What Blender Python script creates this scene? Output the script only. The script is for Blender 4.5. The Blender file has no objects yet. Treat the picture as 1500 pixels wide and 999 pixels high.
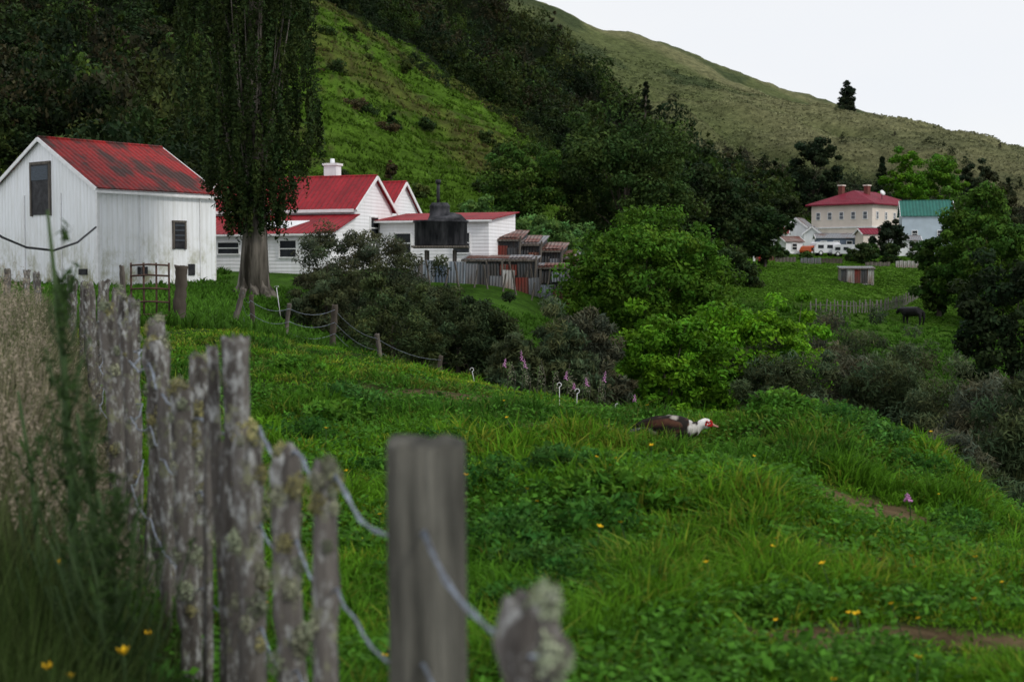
import bpy, math, numpy as np, random
from mathutils import Vector, Matrix
R=math.radians
random.seed(3)
rng=np.random.default_rng(7)
sc=bpy.context.scene
COL=sc.collection
sc.view_settings.view_transform='Standard'; sc.view_settings.look='None'; sc.view_settings.exposure=0

# ---------------- noise -------------------
def _hash(ix,iy,s):
    n=(ix.astype(np.int64)*374761393+iy.astype(np.int64)*668265263+s*1442695041)&0x7fffffff
    n=((n^(n>>13))*1274126177)&0x7fffffff
    return ((n^(n>>16))&0xffff)/65535.0*2-1
def vn(x,y,s=0):
    x=np.asarray(x,float); y=np.asarray(y,float)
    xi=np.floor(x); yi=np.floor(y); fx=x-xi; fy=y-yi
    fx=fx*fx*(3-2*fx); fy=fy*fy*(3-2*fy)
    a=_hash(xi,yi,s);b=_hash(xi+1,yi,s);c=_hash(xi,yi+1,s);d=_hash(xi+1,yi+1,s)
    return (a*(1-fx)+b*fx)*(1-fy)+(c*(1-fx)+d*fx)*fy
def fbm(x,y,s=0,o=4):
    t=0;a=1;n=0
    for i in range(o):
        t=t+a*vn(x*2**i,y*2**i,s+i*17); n+=a; a*=.5
    return t/n
# ---------------- terrain survey -------------------
PX=np.array([-300,0,150,330,450,600,750,900,1050,1200,1350,1500,1800.])
US=(PX-750)/2083.
DS=np.array([.5,5,10,14,20,30,45,60,75,90,110,150,200,280,400,600,750,1000.])
Z=np.array([
[-1.3,-1.3,-1.15,-1.1,-1.0,-.9,-.8,-.7,.5,3,8,24,48,90,140,200,220,230],
[-1.4,-1.4,-1.25,-1.15,-1.05,-.95,-.85,-.7,.2,2,6,20,42,80,130,180,200,210],
[-1.45,-1.4,-1.3,-1.15,-1.0,-.95,-.85,-.7,0,1.5,5,18,40,78,125,175,195,200],
[-1.5,-1.45,-1.3,-1.1,-.95,-1.1,-1.0,-.65,.25,1.2,4.5,16,36,68,115,165,185,190],
[-1.5,-1.45,-1.35,-1.2,-1.05,-1.6,-2,-1.0,.3,1.2,4.5,18,38,58,98,150,170,175],
[-1.5,-1.45,-1.4,-1.3,-1.25,-2.3,-3.0,-1.2,.35,1,3,11.5,27,45,82,132,164,160],
[-1.5,-1.45,-1.4,-1.35,-1.6,-3.2,-3.8,-1.7,.25,.4,2,8,19,32,60,107,150,130],
[-1.5,-1.45,-1.4,-1.35,-2.0,-4,-5.3,-4.4,-1.6,-.8,0,3,8,20,42,88,132,110],
[-1.5,-1.45,-1.42,-1.44,-2.4,-4.5,-6,-6,-5,-3.5,-1.8,1.5,5,15,36,74,117,98],
[-1.5,-1.45,-1.47,-1.48,-2.8,-5,-6.5,-6.5,-6,-4.5,-2,1.0,4,12,30,64,96,78],
[-1.5,-1.5,-1.6,-1.95,-3.4,-5.5,-6.8,-6.8,-6.3,-5.4,-3.8,1.0,3.5,10,25,52,81,64],
[-1.5,-1.5,-1.75,-2.6,-4,-6,-7,-7,-6.5,-5.5,-4,0,3,8,20,43,69,55],
[-1.5,-1.55,-2,-3,-4.5,-6.5,-7,-7,-6.5,-5.5,-4,0,3,8,15,28,46,40]])
GU=np.linspace(US[0],US[-1],260); GL=np.linspace(math.log(.5),math.log(1000),420)
T1=np.array([np.interp(GL,np.log(DS),z) for z in Z])
T=np.array([np.interp(GU,US,T1[:,j]) for j in range(len(GL))]).T
def blur(a,n,ax):
    k=np.exp(-0.5*(np.arange(-n,n+1)/(n*.5))**2);k/=k.sum()
    p=[(0,0),(0,0)];p[ax]=(n,n)
    b=np.pad(a,p,mode='edge');o=0
    for i,w in enumerate(k):
        sl=[slice(None),slice(None)]; sl[ax]=slice(i,i+a.shape[ax]); o=o+w*b[tuple(sl)]
    return o
T=blur(blur(T,9,0),6,1)
def sm(a,b,x):
    t=np.clip((x-a)/(b-a),0,1); return t*t*(3-2*t)
def rabs(v,e=.12): return np.sqrt(v*v+e*e)-e*.4
def ridges(x,y):
    w=fbm(x/150,y/150,61,3)*60
    p=.80*x+.60*y+w;q=-.60*x+.80*y
    a=1-rabs(vn(p/70,q/650,21))*2.4
    w2=fbm(x/50,y/50,63,3)*22
    b=1-rabs(fbm((p+w2)/34+9,(q+w2)/220,23,2))*2.8
    return .68*a+.32*b
def knoll(x,y):
    px=x/y*2083+750
    return sm(1050,1100,px)*(1-sm(1390,1430,px))*sm(104,112,y)*(1-sm(185,205,y))
def H(x,y):
    x=np.asarray(x,float);y=np.maximum(np.asarray(y,float),.5)
    u=np.clip((x/y-GU[0])/(GU[-1]-GU[0]),0,1)*(len(GU)-1.001)
    l=np.clip((np.log(y)-GL[0])/(GL[-1]-GL[0]),0,1)*(len(GL)-1.001)
    i=u.astype(int);j=l.astype(int);a=u-i;b=l-j
    z=(T[i,j]*(1-a)+T[i+1,j]*a)*(1-b)+(T[i,j+1]*(1-a)+T[i+1,j+1]*a)*b
    z=z+fbm(x*.7,y*.7,5,3)*.15*sm(5,9,y)*(1-sm(45,60,y))
    z=z+.24*np.exp(-(((x-3.3)/1.4)**2+((y-12.6)/1.3)**2)**1.5)-.12*np.exp(-(((x-3.6)/2.0)**2+((y-9.8)/.8)**2)**1.5)
    z=z+.14*np.exp(-(((x-.9)/1.2)**2+((y-9.0)/1.0)**2)**1.5)-.12*np.exp(-(((x-1.5)/.9)**2+((y-11.6)/1.1)**2)**1.5)
    hb=sm(100,140,y)*(1-knoll(x,y))
    z=z+fbm(x*.12,y*.12,9,4)*1.7*hb
    z=z+.24*np.sin(z*3.6+fbm(x*.05,y*.05,71,3)*9)*hb*(1-sm(260,330,y))
    z=z+(ridges(x,y)-.25)*20*sm(270,400,y)*(1-sm(480,660,y)*.93)
    z=z+fbm(x/24,y/28,31,3)*3.5*sm(280,400,y)*(1-.75*sm(560,680,y))
    # crest profile varies only along the ridge, so the skyline rolls
    z=z+fbm(x/62+3.3,y*0+1.5,37,3)*9*sm(560,700,y)
    return z
def Hs(x,y): return float(H(np.array([x]),np.array([y]))[0])
def X(px,D): return (px-750)/2083.*D
# ---------------- mesh helpers -------------------
def npmesh(name,V,F,mat=None,tint=None,smooth=False):
    V=np.asarray(V,np.float32);F=np.asarray(F,np.int32)
    me=bpy.data.meshes.new(name); k=F.shape[1]
    me.vertices.add(len(V)); me.vertices.foreach_set('co',V.ravel())
    me.loops.add(F.size); me.loops.foreach_set('vertex_index',F.ravel())
    me.polygons.add(len(F)); me.polygons.foreach_set('loop_start',np.arange(0,F.size,k,dtype=np.int32))
    try: me.polygons.foreach_set('loop_total',np.full(len(F),k,dtype=np.int32))
    except Exception: pass
    if smooth: me.polygons.foreach_set('use_smooth',np.ones(len(F),bool))
    if tint is not None:
        at=me.attributes.new('tint','FLOAT_COLOR','POINT')
        c=np.ones((len(V),4),np.float32); c[:,:3]=tint; at.data.foreach_set('color',c.ravel())
    me.update(calc_edges=True); me.validate()
    if mat: me.materials.append(mat)
    return me
def pymesh(name,V,F,mat):
    me=bpy.data.meshes.new(name); me.from_pydata([tuple(v) for v in V],[],F); me.update()
    me.materials.append(mat); return me
def ob(name,me,parent=None,loc=(0,0,0),rot=(0,0,0),scale=(1,1,1)):
    o=bpy.data.objects.new(name,me); COL.objects.link(o)
    o.location=loc;o.rotation_euler=rot;o.scale=scale
    if parent: o.parent=parent
    return o
def tag(o,label,cat,group=None,kind=None):
    o['label']=label;o['category']=cat
    if group:o['group']=group
    if kind:o['kind']=kind
    return o
def box(name,parent,c,s,mat,rot=(0,0,0)):
    x,y,z=[q/2 for q in s]
    V=[(-x,-y,-z),(x,-y,-z),(x,y,-z),(-x,y,-z),(-x,-y,z),(x,-y,z),(x,y,z),(-x,y,z)]
    F=[(0,3,2,1),(4,5,6,7),(0,1,5,4),(1,2,6,5),(2,3,7,6),(3,0,4,7)]
    return ob(name,pymesh(name,V,F,mat),parent,c,rot)
def tube(P,rad,n=7):
    P=np.asarray(P,float);rad=np.asarray(rad,float)
    P=np.vstack([P[:1],P,P[-1:]]);rad=np.concatenate([[1e-4],rad,[1e-4]])
    tg=np.gradient(P,axis=0); tg[0]=tg[1];tg[-1]=tg[-2]
    tg/=np.linalg.norm(tg,axis=1)[:,None]+1e-9
    ref=np.array([0.02,1,0.05]) if abs(tg[len(tg)//2][1])<.8 else np.array([1,0.03,0.02])
    a=np.cross(tg,ref);a/=np.linalg.norm(a,axis=1)[:,None]+1e-9;b=np.cross(tg,a)
    th=np.linspace(0,2*np.pi,n,endpoint=False)
    V=(P[:,None,:]+rad[:,None,None]*(a[:,None,:]*np.cos(th)[None,:,None]+b[:,None,:]*np.sin(th)[None,:,None])).reshape(-1,3)
    m=len(P);F=[]
    for i in range(m-1):
        for j in range(n):
            F.append((i*n+j,i*n+(j+1)%n,(i+1)*n+(j+1)%n,(i+1)*n+j))
    return V,np.array(F)
def merge(parts):
    Vs=[];Fs=[];o=0
    for V,F in parts: Vs.append(V);Fs.append(np.asarray(F)+o);o+=len(V)
    return np.vstack(Vs),np.vstack(Fs)
def norm(a): return a/(np.linalg.norm(a,axis=-1,keepdims=True)+1e-9)
# ---------------- materials -------------------
def newmat(name):
    m=bpy.data.materials.new(name);m.use_nodes=True;nt=m.node_tree
    b=nt.nodes['Principled BSDF'];b.inputs['Roughness'].default_value=.8
    b.inputs['Specular IOR Level'].default_value=.15
    return m,nt,b
def N(nt,t,**k):
    n=nt.nodes.new(t)
    for a,v in k.items(): setattr(n,a,v)
    return n
def noise(nt,scale,stretch=(1,1,1),detail=5,rough=.6,coord='Object'):
    tc=N(nt,'ShaderNodeTexCoord');mp=N(nt,'ShaderNodeMapping');mp.inputs['Scale'].default_value=stretch
    nt.links.new(tc.outputs[coord],mp.inputs['Vector'])
    n=N(nt,'ShaderNodeTexNoise');n.inputs['Scale'].default_value=scale;n.inputs['Detail'].default_value=detail;n.inputs['Roughness'].default_value=rough
    nt.links.new(mp.outputs[0],n.inputs['Vector']);return n.outputs['Fac']
def ramp(nt,fac,a,b,c1=(0,0,0,1),c2=(1,1,1,1)):
    r=N(nt,'ShaderNodeValToRGB');e=r.color_ramp.elements
    e[0].position=a;e[1].position=b;e[0].color=c1;e[1].color=c2
    nt.links.new(fac,r.inputs[0]);return r.outputs[0]
def mix(nt,f,a,b,mode='MIX'):
    m=N(nt,'ShaderNodeMix',data_type='RGBA',blend_type=mode)
    for i,v in ((0,f),(6,a),(7,b)):
        if hasattr(v,'is_linked'): nt.links.new(v,m.inputs[i])
        else: m.inputs[i].default_value=v if i==0 else (*v[:3],1)
    return m.outputs[2]
def nmat(name,c1,c2,scale=3,stretch=(1,1,1),rough=.8,bump=.3,metal=0,lo=.35,hi=.65):
    m,nt,b=newmat(name)
    f=noise(nt,scale,stretch);c=mix(nt,ramp(nt,f,lo,hi),c1,c2)
    nt.links.new(c,b.inputs['Base Color']);b.inputs['Roughness'].default_value=rough;b.inputs['Metallic'].default_value=metal
    if bump:
        bp=N(nt,'ShaderNodeBump');bp.inputs['Strength'].default_value=bump;bp.inputs['Distance'].default_value=.02
        nt.links.new(noise(nt,scale*4,stretch),bp.inputs['Height']);nt.links.new(bp.outputs[0],b.inputs['Normal'])
    return m
def corr(name,base,rust,lo,hi,axis='xy',pitch=.25,grime_shade=(.25,.25,.2),g=.5,stretch=(1,1,.25),sc_=1.2,algae=None,val=.35,bs=.8):
    m,nt,b=newmat(name)
    tc=N(nt,'ShaderNodeTexCoord');sp=N(nt,'ShaderNodeSeparateXYZ');nt.links.new(tc.outputs['Object'],sp.inputs[0])
    if axis=='xy':
        ad=N(nt,'ShaderNodeMath',operation='ADD');nt.links.new(sp.outputs[0],ad.inputs[0]);nt.links.new(sp.outputs[1],ad.inputs[1]);src=ad.outputs[0]
    else: src=sp.outputs['XYZ'.index(axis.upper())]
    mu=N(nt,'ShaderNodeMath',operation='MULTIPLY');mu.inputs[1].default_value=2*math.pi/pitch;nt.links.new(src,mu.inputs[0])
    si=N(nt,'ShaderNodeMath',operation='SINE');nt.links.new(mu.outputs[0],si.inputs[0])
    bp=N(nt,'ShaderNodeBump');bp.inputs['Strength'].default_value=bs;bp.inputs['Distance'].default_value=.03
    nt.links.new(si.outputs[0],bp.inputs['Height']);nt.links.new(bp.outputs[0],b.inputs['Normal'])
    c=mix(nt,ramp(nt,noise(nt,sc_,stretch,7,.65),lo,hi),base,rust)
    f2=N(nt,'ShaderNodeMath',operation='MULTIPLY');f2.inputs[1].default_value=g
    nt.links.new(ramp(nt,noise(nt,4,(1.5,1.5,.12),5),.45,.75),f2.inputs[0])
    c=mix(nt,f2.outputs[0],c,grime_shade)
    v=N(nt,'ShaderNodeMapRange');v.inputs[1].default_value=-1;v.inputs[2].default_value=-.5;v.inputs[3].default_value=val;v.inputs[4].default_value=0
    nt.links.new(si.outputs[0],v.inputs[0]);c=mix(nt,v.outputs[0],c,[q*.5 for q in grime_shade])  # valley dirt plus painted rib shading, so ribs show under overcast sky
    if algae:
        mr=N(nt,'ShaderNodeMapRange');mr.inputs[1].default_value=3.0;mr.inputs[2].default_value=.2;mr.inputs[3].default_value=0;mr.inputs[4].default_value=1
        nt.links.new(sp.outputs[2],mr.inputs[0])
        mm=N(nt,'ShaderNodeMath',operation='MULTIPLY');nt.links.new(mr.outputs[0],mm.inputs[0]);nt.links.new(ramp(nt,noise(nt,1.3,(1,1,.6),9,.75),.46,.60),mm.inputs[1])
        c=mix(nt,mm.outputs[0],c,algae)
    nt.links.new(c,b.inputs['Base Color']);b.inputs['Roughness'].default_value=.6
    return m
def leafmat(name,base,trans=.25):
    m,nt,b=newmat(name);at=N(nt,'ShaderNodeAttribute',attribute_name='tint')
    c=mix(nt,1.0,base,at.outputs['Color'],'MULTIPLY')
    nt.links.new(c,b.inputs['Base Color']);b.inputs['Roughness'].default_value=.6;b.inputs['Specular IOR Level'].default_value=.05
    tr=N(nt,'ShaderNodeBsdfTranslucent');nt.links.new(c,tr.inputs[0])
    ms=N(nt,'ShaderNodeMixShader');ms.inputs[0].default_value=trans
    nt.links.new(b.outputs[0],ms.inputs[1]);nt.links.new(tr.outputs[0],ms.inputs[2])
    nt.links.new(ms.outputs[0],nt.nodes['Material Output'].inputs[0]);return m
def tintmat(name,scale=6,rough=.8,bump=.3):
    m,nt,b=newmat(name);at=N(nt,'ShaderNodeAttribute',attribute_name='tint')
    f=ramp(nt,noise(nt,scale),.3,.7,(.6,.6,.6,1),(1.25,1.25,1.25,1))
    c=mix(nt,1.0,at.outputs['Color'],f,'MULTIPLY');nt.links.new(c,b.inputs['Base Color']);b.inputs['Roughness'].default_value=rough
    return m
M_bark=nmat('bark',(.04,.032,.025),(.10,.085,.07),3,(1,1,.2))
M_barkL=nmat('pale_bark',(.03,.026,.02),(.19,.17,.145),3.5,(1,1,.12),bump=1.0,lo=.4,hi=.62)
M_wood=nmat('weathered_wood',(.05,.044,.038),(.17,.15,.13),14,(1,1,.06),bump=.6)
M_woodsq=nmat('grey_post_wood',(.030,.030,.025),(.16,.155,.13),17,(1,1,.07),bump=1.0,lo=.34,hi=.66)
M_glass=nmat('dark_glass',(.01,.012,.015),(.03,.035,.04),2,rough=.15,bump=0)
M_glass2=nmat('pale_reflecting_glass',(.10,.11,.13),(.16,.17,.19),2,rough=.15,bump=0)
M_white=nmat('white_paint',(.82,.83,.86),(.66,.67,.68),1.5,(1,1,.4),rough=.6,bump=.1,lo=.4,hi=.8)
M_trim=nmat('white_trim',(.85,.85,.87),(.70,.70,.70),3,rough=.6,bump=.05)
M_lichen=leafmat('lichen',(.31,.32,.22),.1)
M_wire=nmat('galvanised_wire',(.28,.33,.40),(.14,.15,.17),40,rough=.4,metal=.5,bump=0)
M_dark=nmat('black_iron',(.012,.013,.015),(.04,.04,.045),4,rough=.5)
M_stem=nmat('green_stem',(.03,.06,.02),(.05,.08,.03),10,bump=0)
def wood_lichen():
    m,nt,b=newmat('lichened_wood')
    c=mix(nt,ramp(nt,noise(nt,14,(1,1,.08)),.3,.7),(.028,.024,.021),(.17,.155,.14))
    c=mix(nt,ramp(nt,noise(nt,30,(1,1,.45),9,.75),.51,.64),c,(.35,.36,.35))
    c=mix(nt,ramp(nt,noise(nt,13,(1,1,.8),7,.7),.55,.66),c,(.20,.21,.13))
    nt.links.new(c,b.inputs['Base Color']);bp=N(nt,'ShaderNodeBump');bp.inputs['Strength'].default_value=1.0;bp.inputs['Distance'].default_value=.015
    nt.links.new(noise(nt,20,(1,1,.1)),bp.inputs['Height']);nt.links.new(bp.outputs[0],b.inputs['Normal']);return m
M_wl=wood_lichen()
M_grass=leafmat('grass_blades',(1,1,1),.35)
M_leaf=leafmat('foliage',(1,1,1),.25)
# ---------------- ground -------------------
FX=np.array([0,2.1,2.6,3.3,3.6,4.0,4.3,4.7,5.2,5.6,6.3,6.8,7.4,8,9,10,11.5,13,16,20,25,40])
FP=np.array([900,780,625,483,425,372,342,285,262,235,212,198,186,176,165,155,146,138,122,108,95,80.])
def fence_x(y): return (np.interp(y,FX,FP)-750)/2083*y
def forest_lo(px): return np.interp(px,[-400,-60,0,40,280,330,450,520,600,700,780,825,860,950,1050,1120,1150],[104,108,118,104,104,130,218,232,250,245,232,205,160,150,170,195,230])
def forest_hi(px): return np.interp(px,[-400,650,720,780,850,950,1050,1120,1150],[430,430,430,400,400,340,300,250,228])
def dirt(x,y):
    d=0
    for cx,cy,rx,ry in ((1.85,9.7,1.2,.55),(-.15,15.5,1.4,.9),(1.25,5.6,.65,.26),(.55,12.5,1.0,.35),(-1.4,24.5,2.2,1.0),(1.9,7.6,.45,.25),(.2,7,.3,.2),(1.8,5.9,.5,.2),(2.6,9.0,.7,.35)):
        d=np.maximum(d,1-sm(.5,1.3,np.hypot((x-cx)/rx,(y-cy)/ry)+fbm(x*2.5,y*2.5,77,2)*.5))
    return d
nu,nd=440,600
us=np.linspace(-.62,.62,nu);dl=np.exp(np.linspace(math.log(.6),math.log(1000),nd))
U,D=np.meshgrid(us,dl);gx=(U*D).ravel();gy=D.ravel();gz=H(gx,gy)
V=np.stack([gx,gy,gz],1)
idx=np.arange(nu*nd).reshape(nd,nu)
Fq=np.stack([idx[:-1,:-1],idx[:-1,1:],idx[1:,1:],idx[1:,:-1]],-1).reshape(-1,4)
def terr(x,y):
    return sm(.25,.85,np.sin(H(x,y)*3.6+fbm(x*.05,y*.05,71,3)*9))*sm(-.45,.0,fbm(x*.09,y*.09,73,3))
def mtcol(x,y):
    n1=fbm(x*.25,y*.25,3,4)[:,None];rg=ridges(x,y)[:,None]
    mo=np.array([.086,.104,.044])*(1+.35*n1)  # distance haze is mixed into this base colour, no volume used
    k=sm(.25,.65,rg);mo=mo*(1-k)+np.array([.140,.142,.076])*(1+.25*n1)*k
    k=sm(.05,.28,fbm(x/26,y/50,12,5))[:,None]*(1-.7*sm(.3,.8,rg));mo=mo*(1-k)+np.array([.045,.062,.028])*k
    k=1-sm(-.5,.12,rg);mo=mo*(1-.8*k)+np.array([.028,.040,.018])*.8*k  # scrub tone, with relief shading painted in: darker gullies against paler ridges
    lowm=(1-sm(330,430,y))[:,None];return mo*(1-.25*lowm)
def groundcol(x,y):
    px=x/y*2083+750
    n1=fbm(x*.25,y*.25,3,4)[:,None];n2=fbm(x*.05,y*.05,8,4)[:,None]
    c=np.array([.026,.055,.008])*(1+.4*n1)
    d=dirt(x,y)[:,None];c=c*(1-d)+np.array([.15,.105,.065])*d
    t=sm(28,60,y)[:,None];c=c*(1-t)+np.array([.042,.100,.012])*(1+.4*n1)*t
    t=sm(95,130,y)[:,None]
    sp=np.array([.062,.124,.014])*(1+.4*n1);br=np.array([.085,.068,.028])
    k=sm(.0,.35,n2);sp=sp*(1-.5*k)+br*.5*k
    k=terr(x,y)[:,None]*.75;sp=sp*(1-k)+np.array([.045,.042,.018])*k
    c=c*(1-t)+sp*t
    k=knoll(x,y)[:,None];c=c*(1-k)+np.array([.070,.15,.016])*(1+.35*n1)*k
    t=sm(230,330,y)[:,None];c=c*(1-t)+mtcol(x,y)*t
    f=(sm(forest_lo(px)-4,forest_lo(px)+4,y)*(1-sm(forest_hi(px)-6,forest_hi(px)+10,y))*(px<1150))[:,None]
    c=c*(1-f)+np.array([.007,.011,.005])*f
    l=((x<fence_x(y))&(y<30))[:,None]*1.0
    return c*(1-l)+np.array([.03,.03,.014])*l
def ground_mat():
    m,nt,b=newmat('ground_grass');at=N(nt,'ShaderNodeAttribute',attribute_name='tint')
    c=mix(nt,1.0,at.outputs['Color'],ramp(nt,noise(nt,5,detail=8,rough=.7),.3,.7,(.55,.55,.5,1),(1.4,1.4,1.3,1)),'MULTIPLY')
    c=mix(nt,1.0,c,ramp(nt,noise(nt,.30,(1,1,1),10,.8),.38,.62,(.5,.52,.5,1),(1.45,1.42,1.4,1)),'MULTIPLY')
    nt.links.new(c,b.inputs['Base Color']);b.inputs['Roughness'].default_value=.95;b.inputs['Specular IOR Level'].default_value=.03
    bp=N(nt,'ShaderNodeBump');bp.inputs['Strength'].default_value=.7;bp.inputs['Distance'].default_value=.9
    nt.links.new(noise(nt,.3,detail=11,rough=.8),bp.inputs['Height']);nt.links.new(bp.outputs[0],b.inputs['Normal']);return m
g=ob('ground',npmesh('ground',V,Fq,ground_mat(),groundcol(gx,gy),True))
g['kind']='structure';g['label']='grassy farm ground rising to steep hills';g['category']='ground'

# ---------------- foliage -------------------
def leafquads(p,nrm,ls,asp,r,upb=0):
    n=len(p);t=norm(np.cross(nrm,r.normal(size=(n,3))))
    if upb: t=norm(t*(1-upb)+np.array([0,0,1])*upb+r.normal(size=(n,3))*.15)
    s=norm(np.cross(nrm,t));l=(ls*r.uniform(.6,1.4,n))[:,None]
    V=np.stack([p-t*l,p+s*l*asp,p+t*l,p-s*l*asp],1).reshape(-1,3)
    return V,np.arange(n*4).reshape(-1,4)
def crown(seed,rx,rz,nc,nl,ls,shape='round',cr=.28,asp=.55,upb=0,spread=.3):
    r=np.random.default_rng(seed);d=norm(r.normal(size=(nc,3)))
    if shape=='round':
        rad=r.uniform(.25,1,nc)**.45*(1+.28*vn(d[:,0]*2+seed,d[:,1]*2+d[:,2]*3,seed))
        c=d*rad[:,None]*np.array([rx,rx,rz])
    elif shape=='shrub':
        d[:,2]=np.abs(d[:,2])*1.0;rad=r.uniform(.3,1,nc)**.45*(1+.25*vn(d[:,0]*2+seed,d[:,1]*2+d[:,2]*3,seed))
        c=d*rad[:,None]*np.array([rx,rx,2*rz]);c[:,2]-=rz
    elif shape=='cone':
        t=r.uniform(0,1,nc)**1.35;a=r.uniform(0,6.28,nc);q=rx*(1-t)**.85*r.uniform(.4,1,nc)
        c=np.stack([q*np.cos(a),q*np.sin(a),-rz+2*rz*t],1)
    else:
        t=r.uniform(0,1,nc);a=r.uniform(0,6.28,nc);q=rx*np.minimum(1,.42+t*2.9)*np.minimum(1,(1-t)*2.2+.1)*r.uniform(.0,1,nc)**.5*(1+.10*np.sin(a*3+t*9))
        c=np.stack([q*np.cos(a),q*np.sin(a),-rz+2*rz*t],1)
    cs=cr*rx*r.uniform(.6,1.35,nc)
    if shape=='cone': cs*=np.clip(1.1-t,.25,1)
    e=norm(r.normal(size=(nc,nl,3)));fl=np.array([1,1,.7]) if shape!='column' else np.array([.5,.5,2.8])
    q=r.uniform(.3,1.08,(nc,nl,1))**.6
    p=c[:,None]+e*q*cs[:,None,None]*fl
    nr=norm(e*.7+r.normal(size=e.shape)*.5+np.array([0,0,.35]))
    V,F=leafquads(p.reshape(-1,3),nr.reshape(-1,3),ls,asp,r,upb)
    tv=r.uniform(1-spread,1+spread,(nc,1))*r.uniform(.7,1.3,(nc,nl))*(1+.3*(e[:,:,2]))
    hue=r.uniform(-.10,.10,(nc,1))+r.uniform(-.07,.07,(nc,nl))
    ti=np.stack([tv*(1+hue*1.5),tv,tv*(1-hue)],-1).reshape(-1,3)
    return V,F,np.repeat(ti,4,0),c
def limbs(h0,rt,cl,top,nb,seed,n=7,lean=0):
    r=np.random.default_rng(seed);z=np.linspace(-.4,top,6)
    P=np.stack([r.normal(0,.05,6)*rt*4+lean*z,r.normal(0,.05,6)*rt*4,z],1);P[0,:2]=0
    w=rt*np.linspace(1,.25,6);w[0]=rt*1.35
    parts=[tube(P,w,n)]
    for k in range(nb):
        c=cl[r.integers(len(cl))];s=r.uniform(.35,.9);zz=h0+(top-h0)*s*.8
        b0=np.array([0,0,zz-.3]);mid=(b0+c)/2+np.array([0,0,.15*abs(c[2]-zz)])
        q=rt*.38*(1.1-s);parts.append(tube([b0,mid,c],[q,q*.6,q*.2],5))
    return merge(parts)
def tree(name,x,y,h,w,col,label,cat,seed,shape='round',nc=70,nl=90,ls=.2,cr=.28,base=.2,trunk=None,asp=.55,upb=0,bark=None,group=None,sink=.0,spread=.38,nb=14):
    z=Hs(x,y)-sink;e=ob(name,None,None,(x,y,z))
    rz=h*(1-base)/2;zc=h*base+rz;rt=trunk or h*.022+.04
    V,F,ti,c=crown(seed,w/2,rz,nc,nl,ls,shape,cr,asp,upb,spread);V[:,2]+=zc;c=c+np.array([0,0,zc])
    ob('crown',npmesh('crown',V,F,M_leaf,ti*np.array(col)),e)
    tv,tf=limbs(h*base,rt,c,h*(.55 if shape in('round','shrub') else .92),nb,seed+1)
    ob('trunk',npmesh('trunk',tv,tf,bark or M_bark,None,True),e)
    return tag(e,label,cat,group)
G_dk=(.022,.042,.012);G_br=(.058,.130,.012)
pt=tree('poplar_tree',X(372,55),55,19,5.3,(.026,.043,.012),'tall dark columnar poplar with thick pale trunk beside the barn','tree',11,'column',1400,64,.085,.115,.15,.50,asp=.42,upb=.4,bark=M_barkL,nb=0,spread=.45)
r=np.random.default_rng(5);pp=[]
for k in range(26):
    a=r.uniform(0,6.28);q=r.uniform(.6,2.2);z0=r.uniform(2.0,9);L=r.uniform(5,9)
    P=[(0,0,z0)]+[(math.cos(a)*q*s**.5,math.sin(a)*q*s**.5,z0+L*s) for s in(.15,.35,.7,1)]
    w=.06*r.uniform(.6,1.1);pp.append(tube(P,[w,w*.8,w*.6,w*.4,w*.1],5))
for k in range(9):
    a=k*.7;pp.append(tube([(math.cos(a)*.22,math.sin(a)*.22,3.0),(math.cos(a)*.32,math.sin(a)*.32,1.4),(math.cos(a)*.45,math.sin(a)*.45,.4),(math.cos(a)*.95,math.sin(a)*.95,-.3)],[.12,.17,.2,.2],6))
v,f=merge(pp);ob('limb',npmesh('limb',v,f,M_barkL,None,True),pt)

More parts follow.
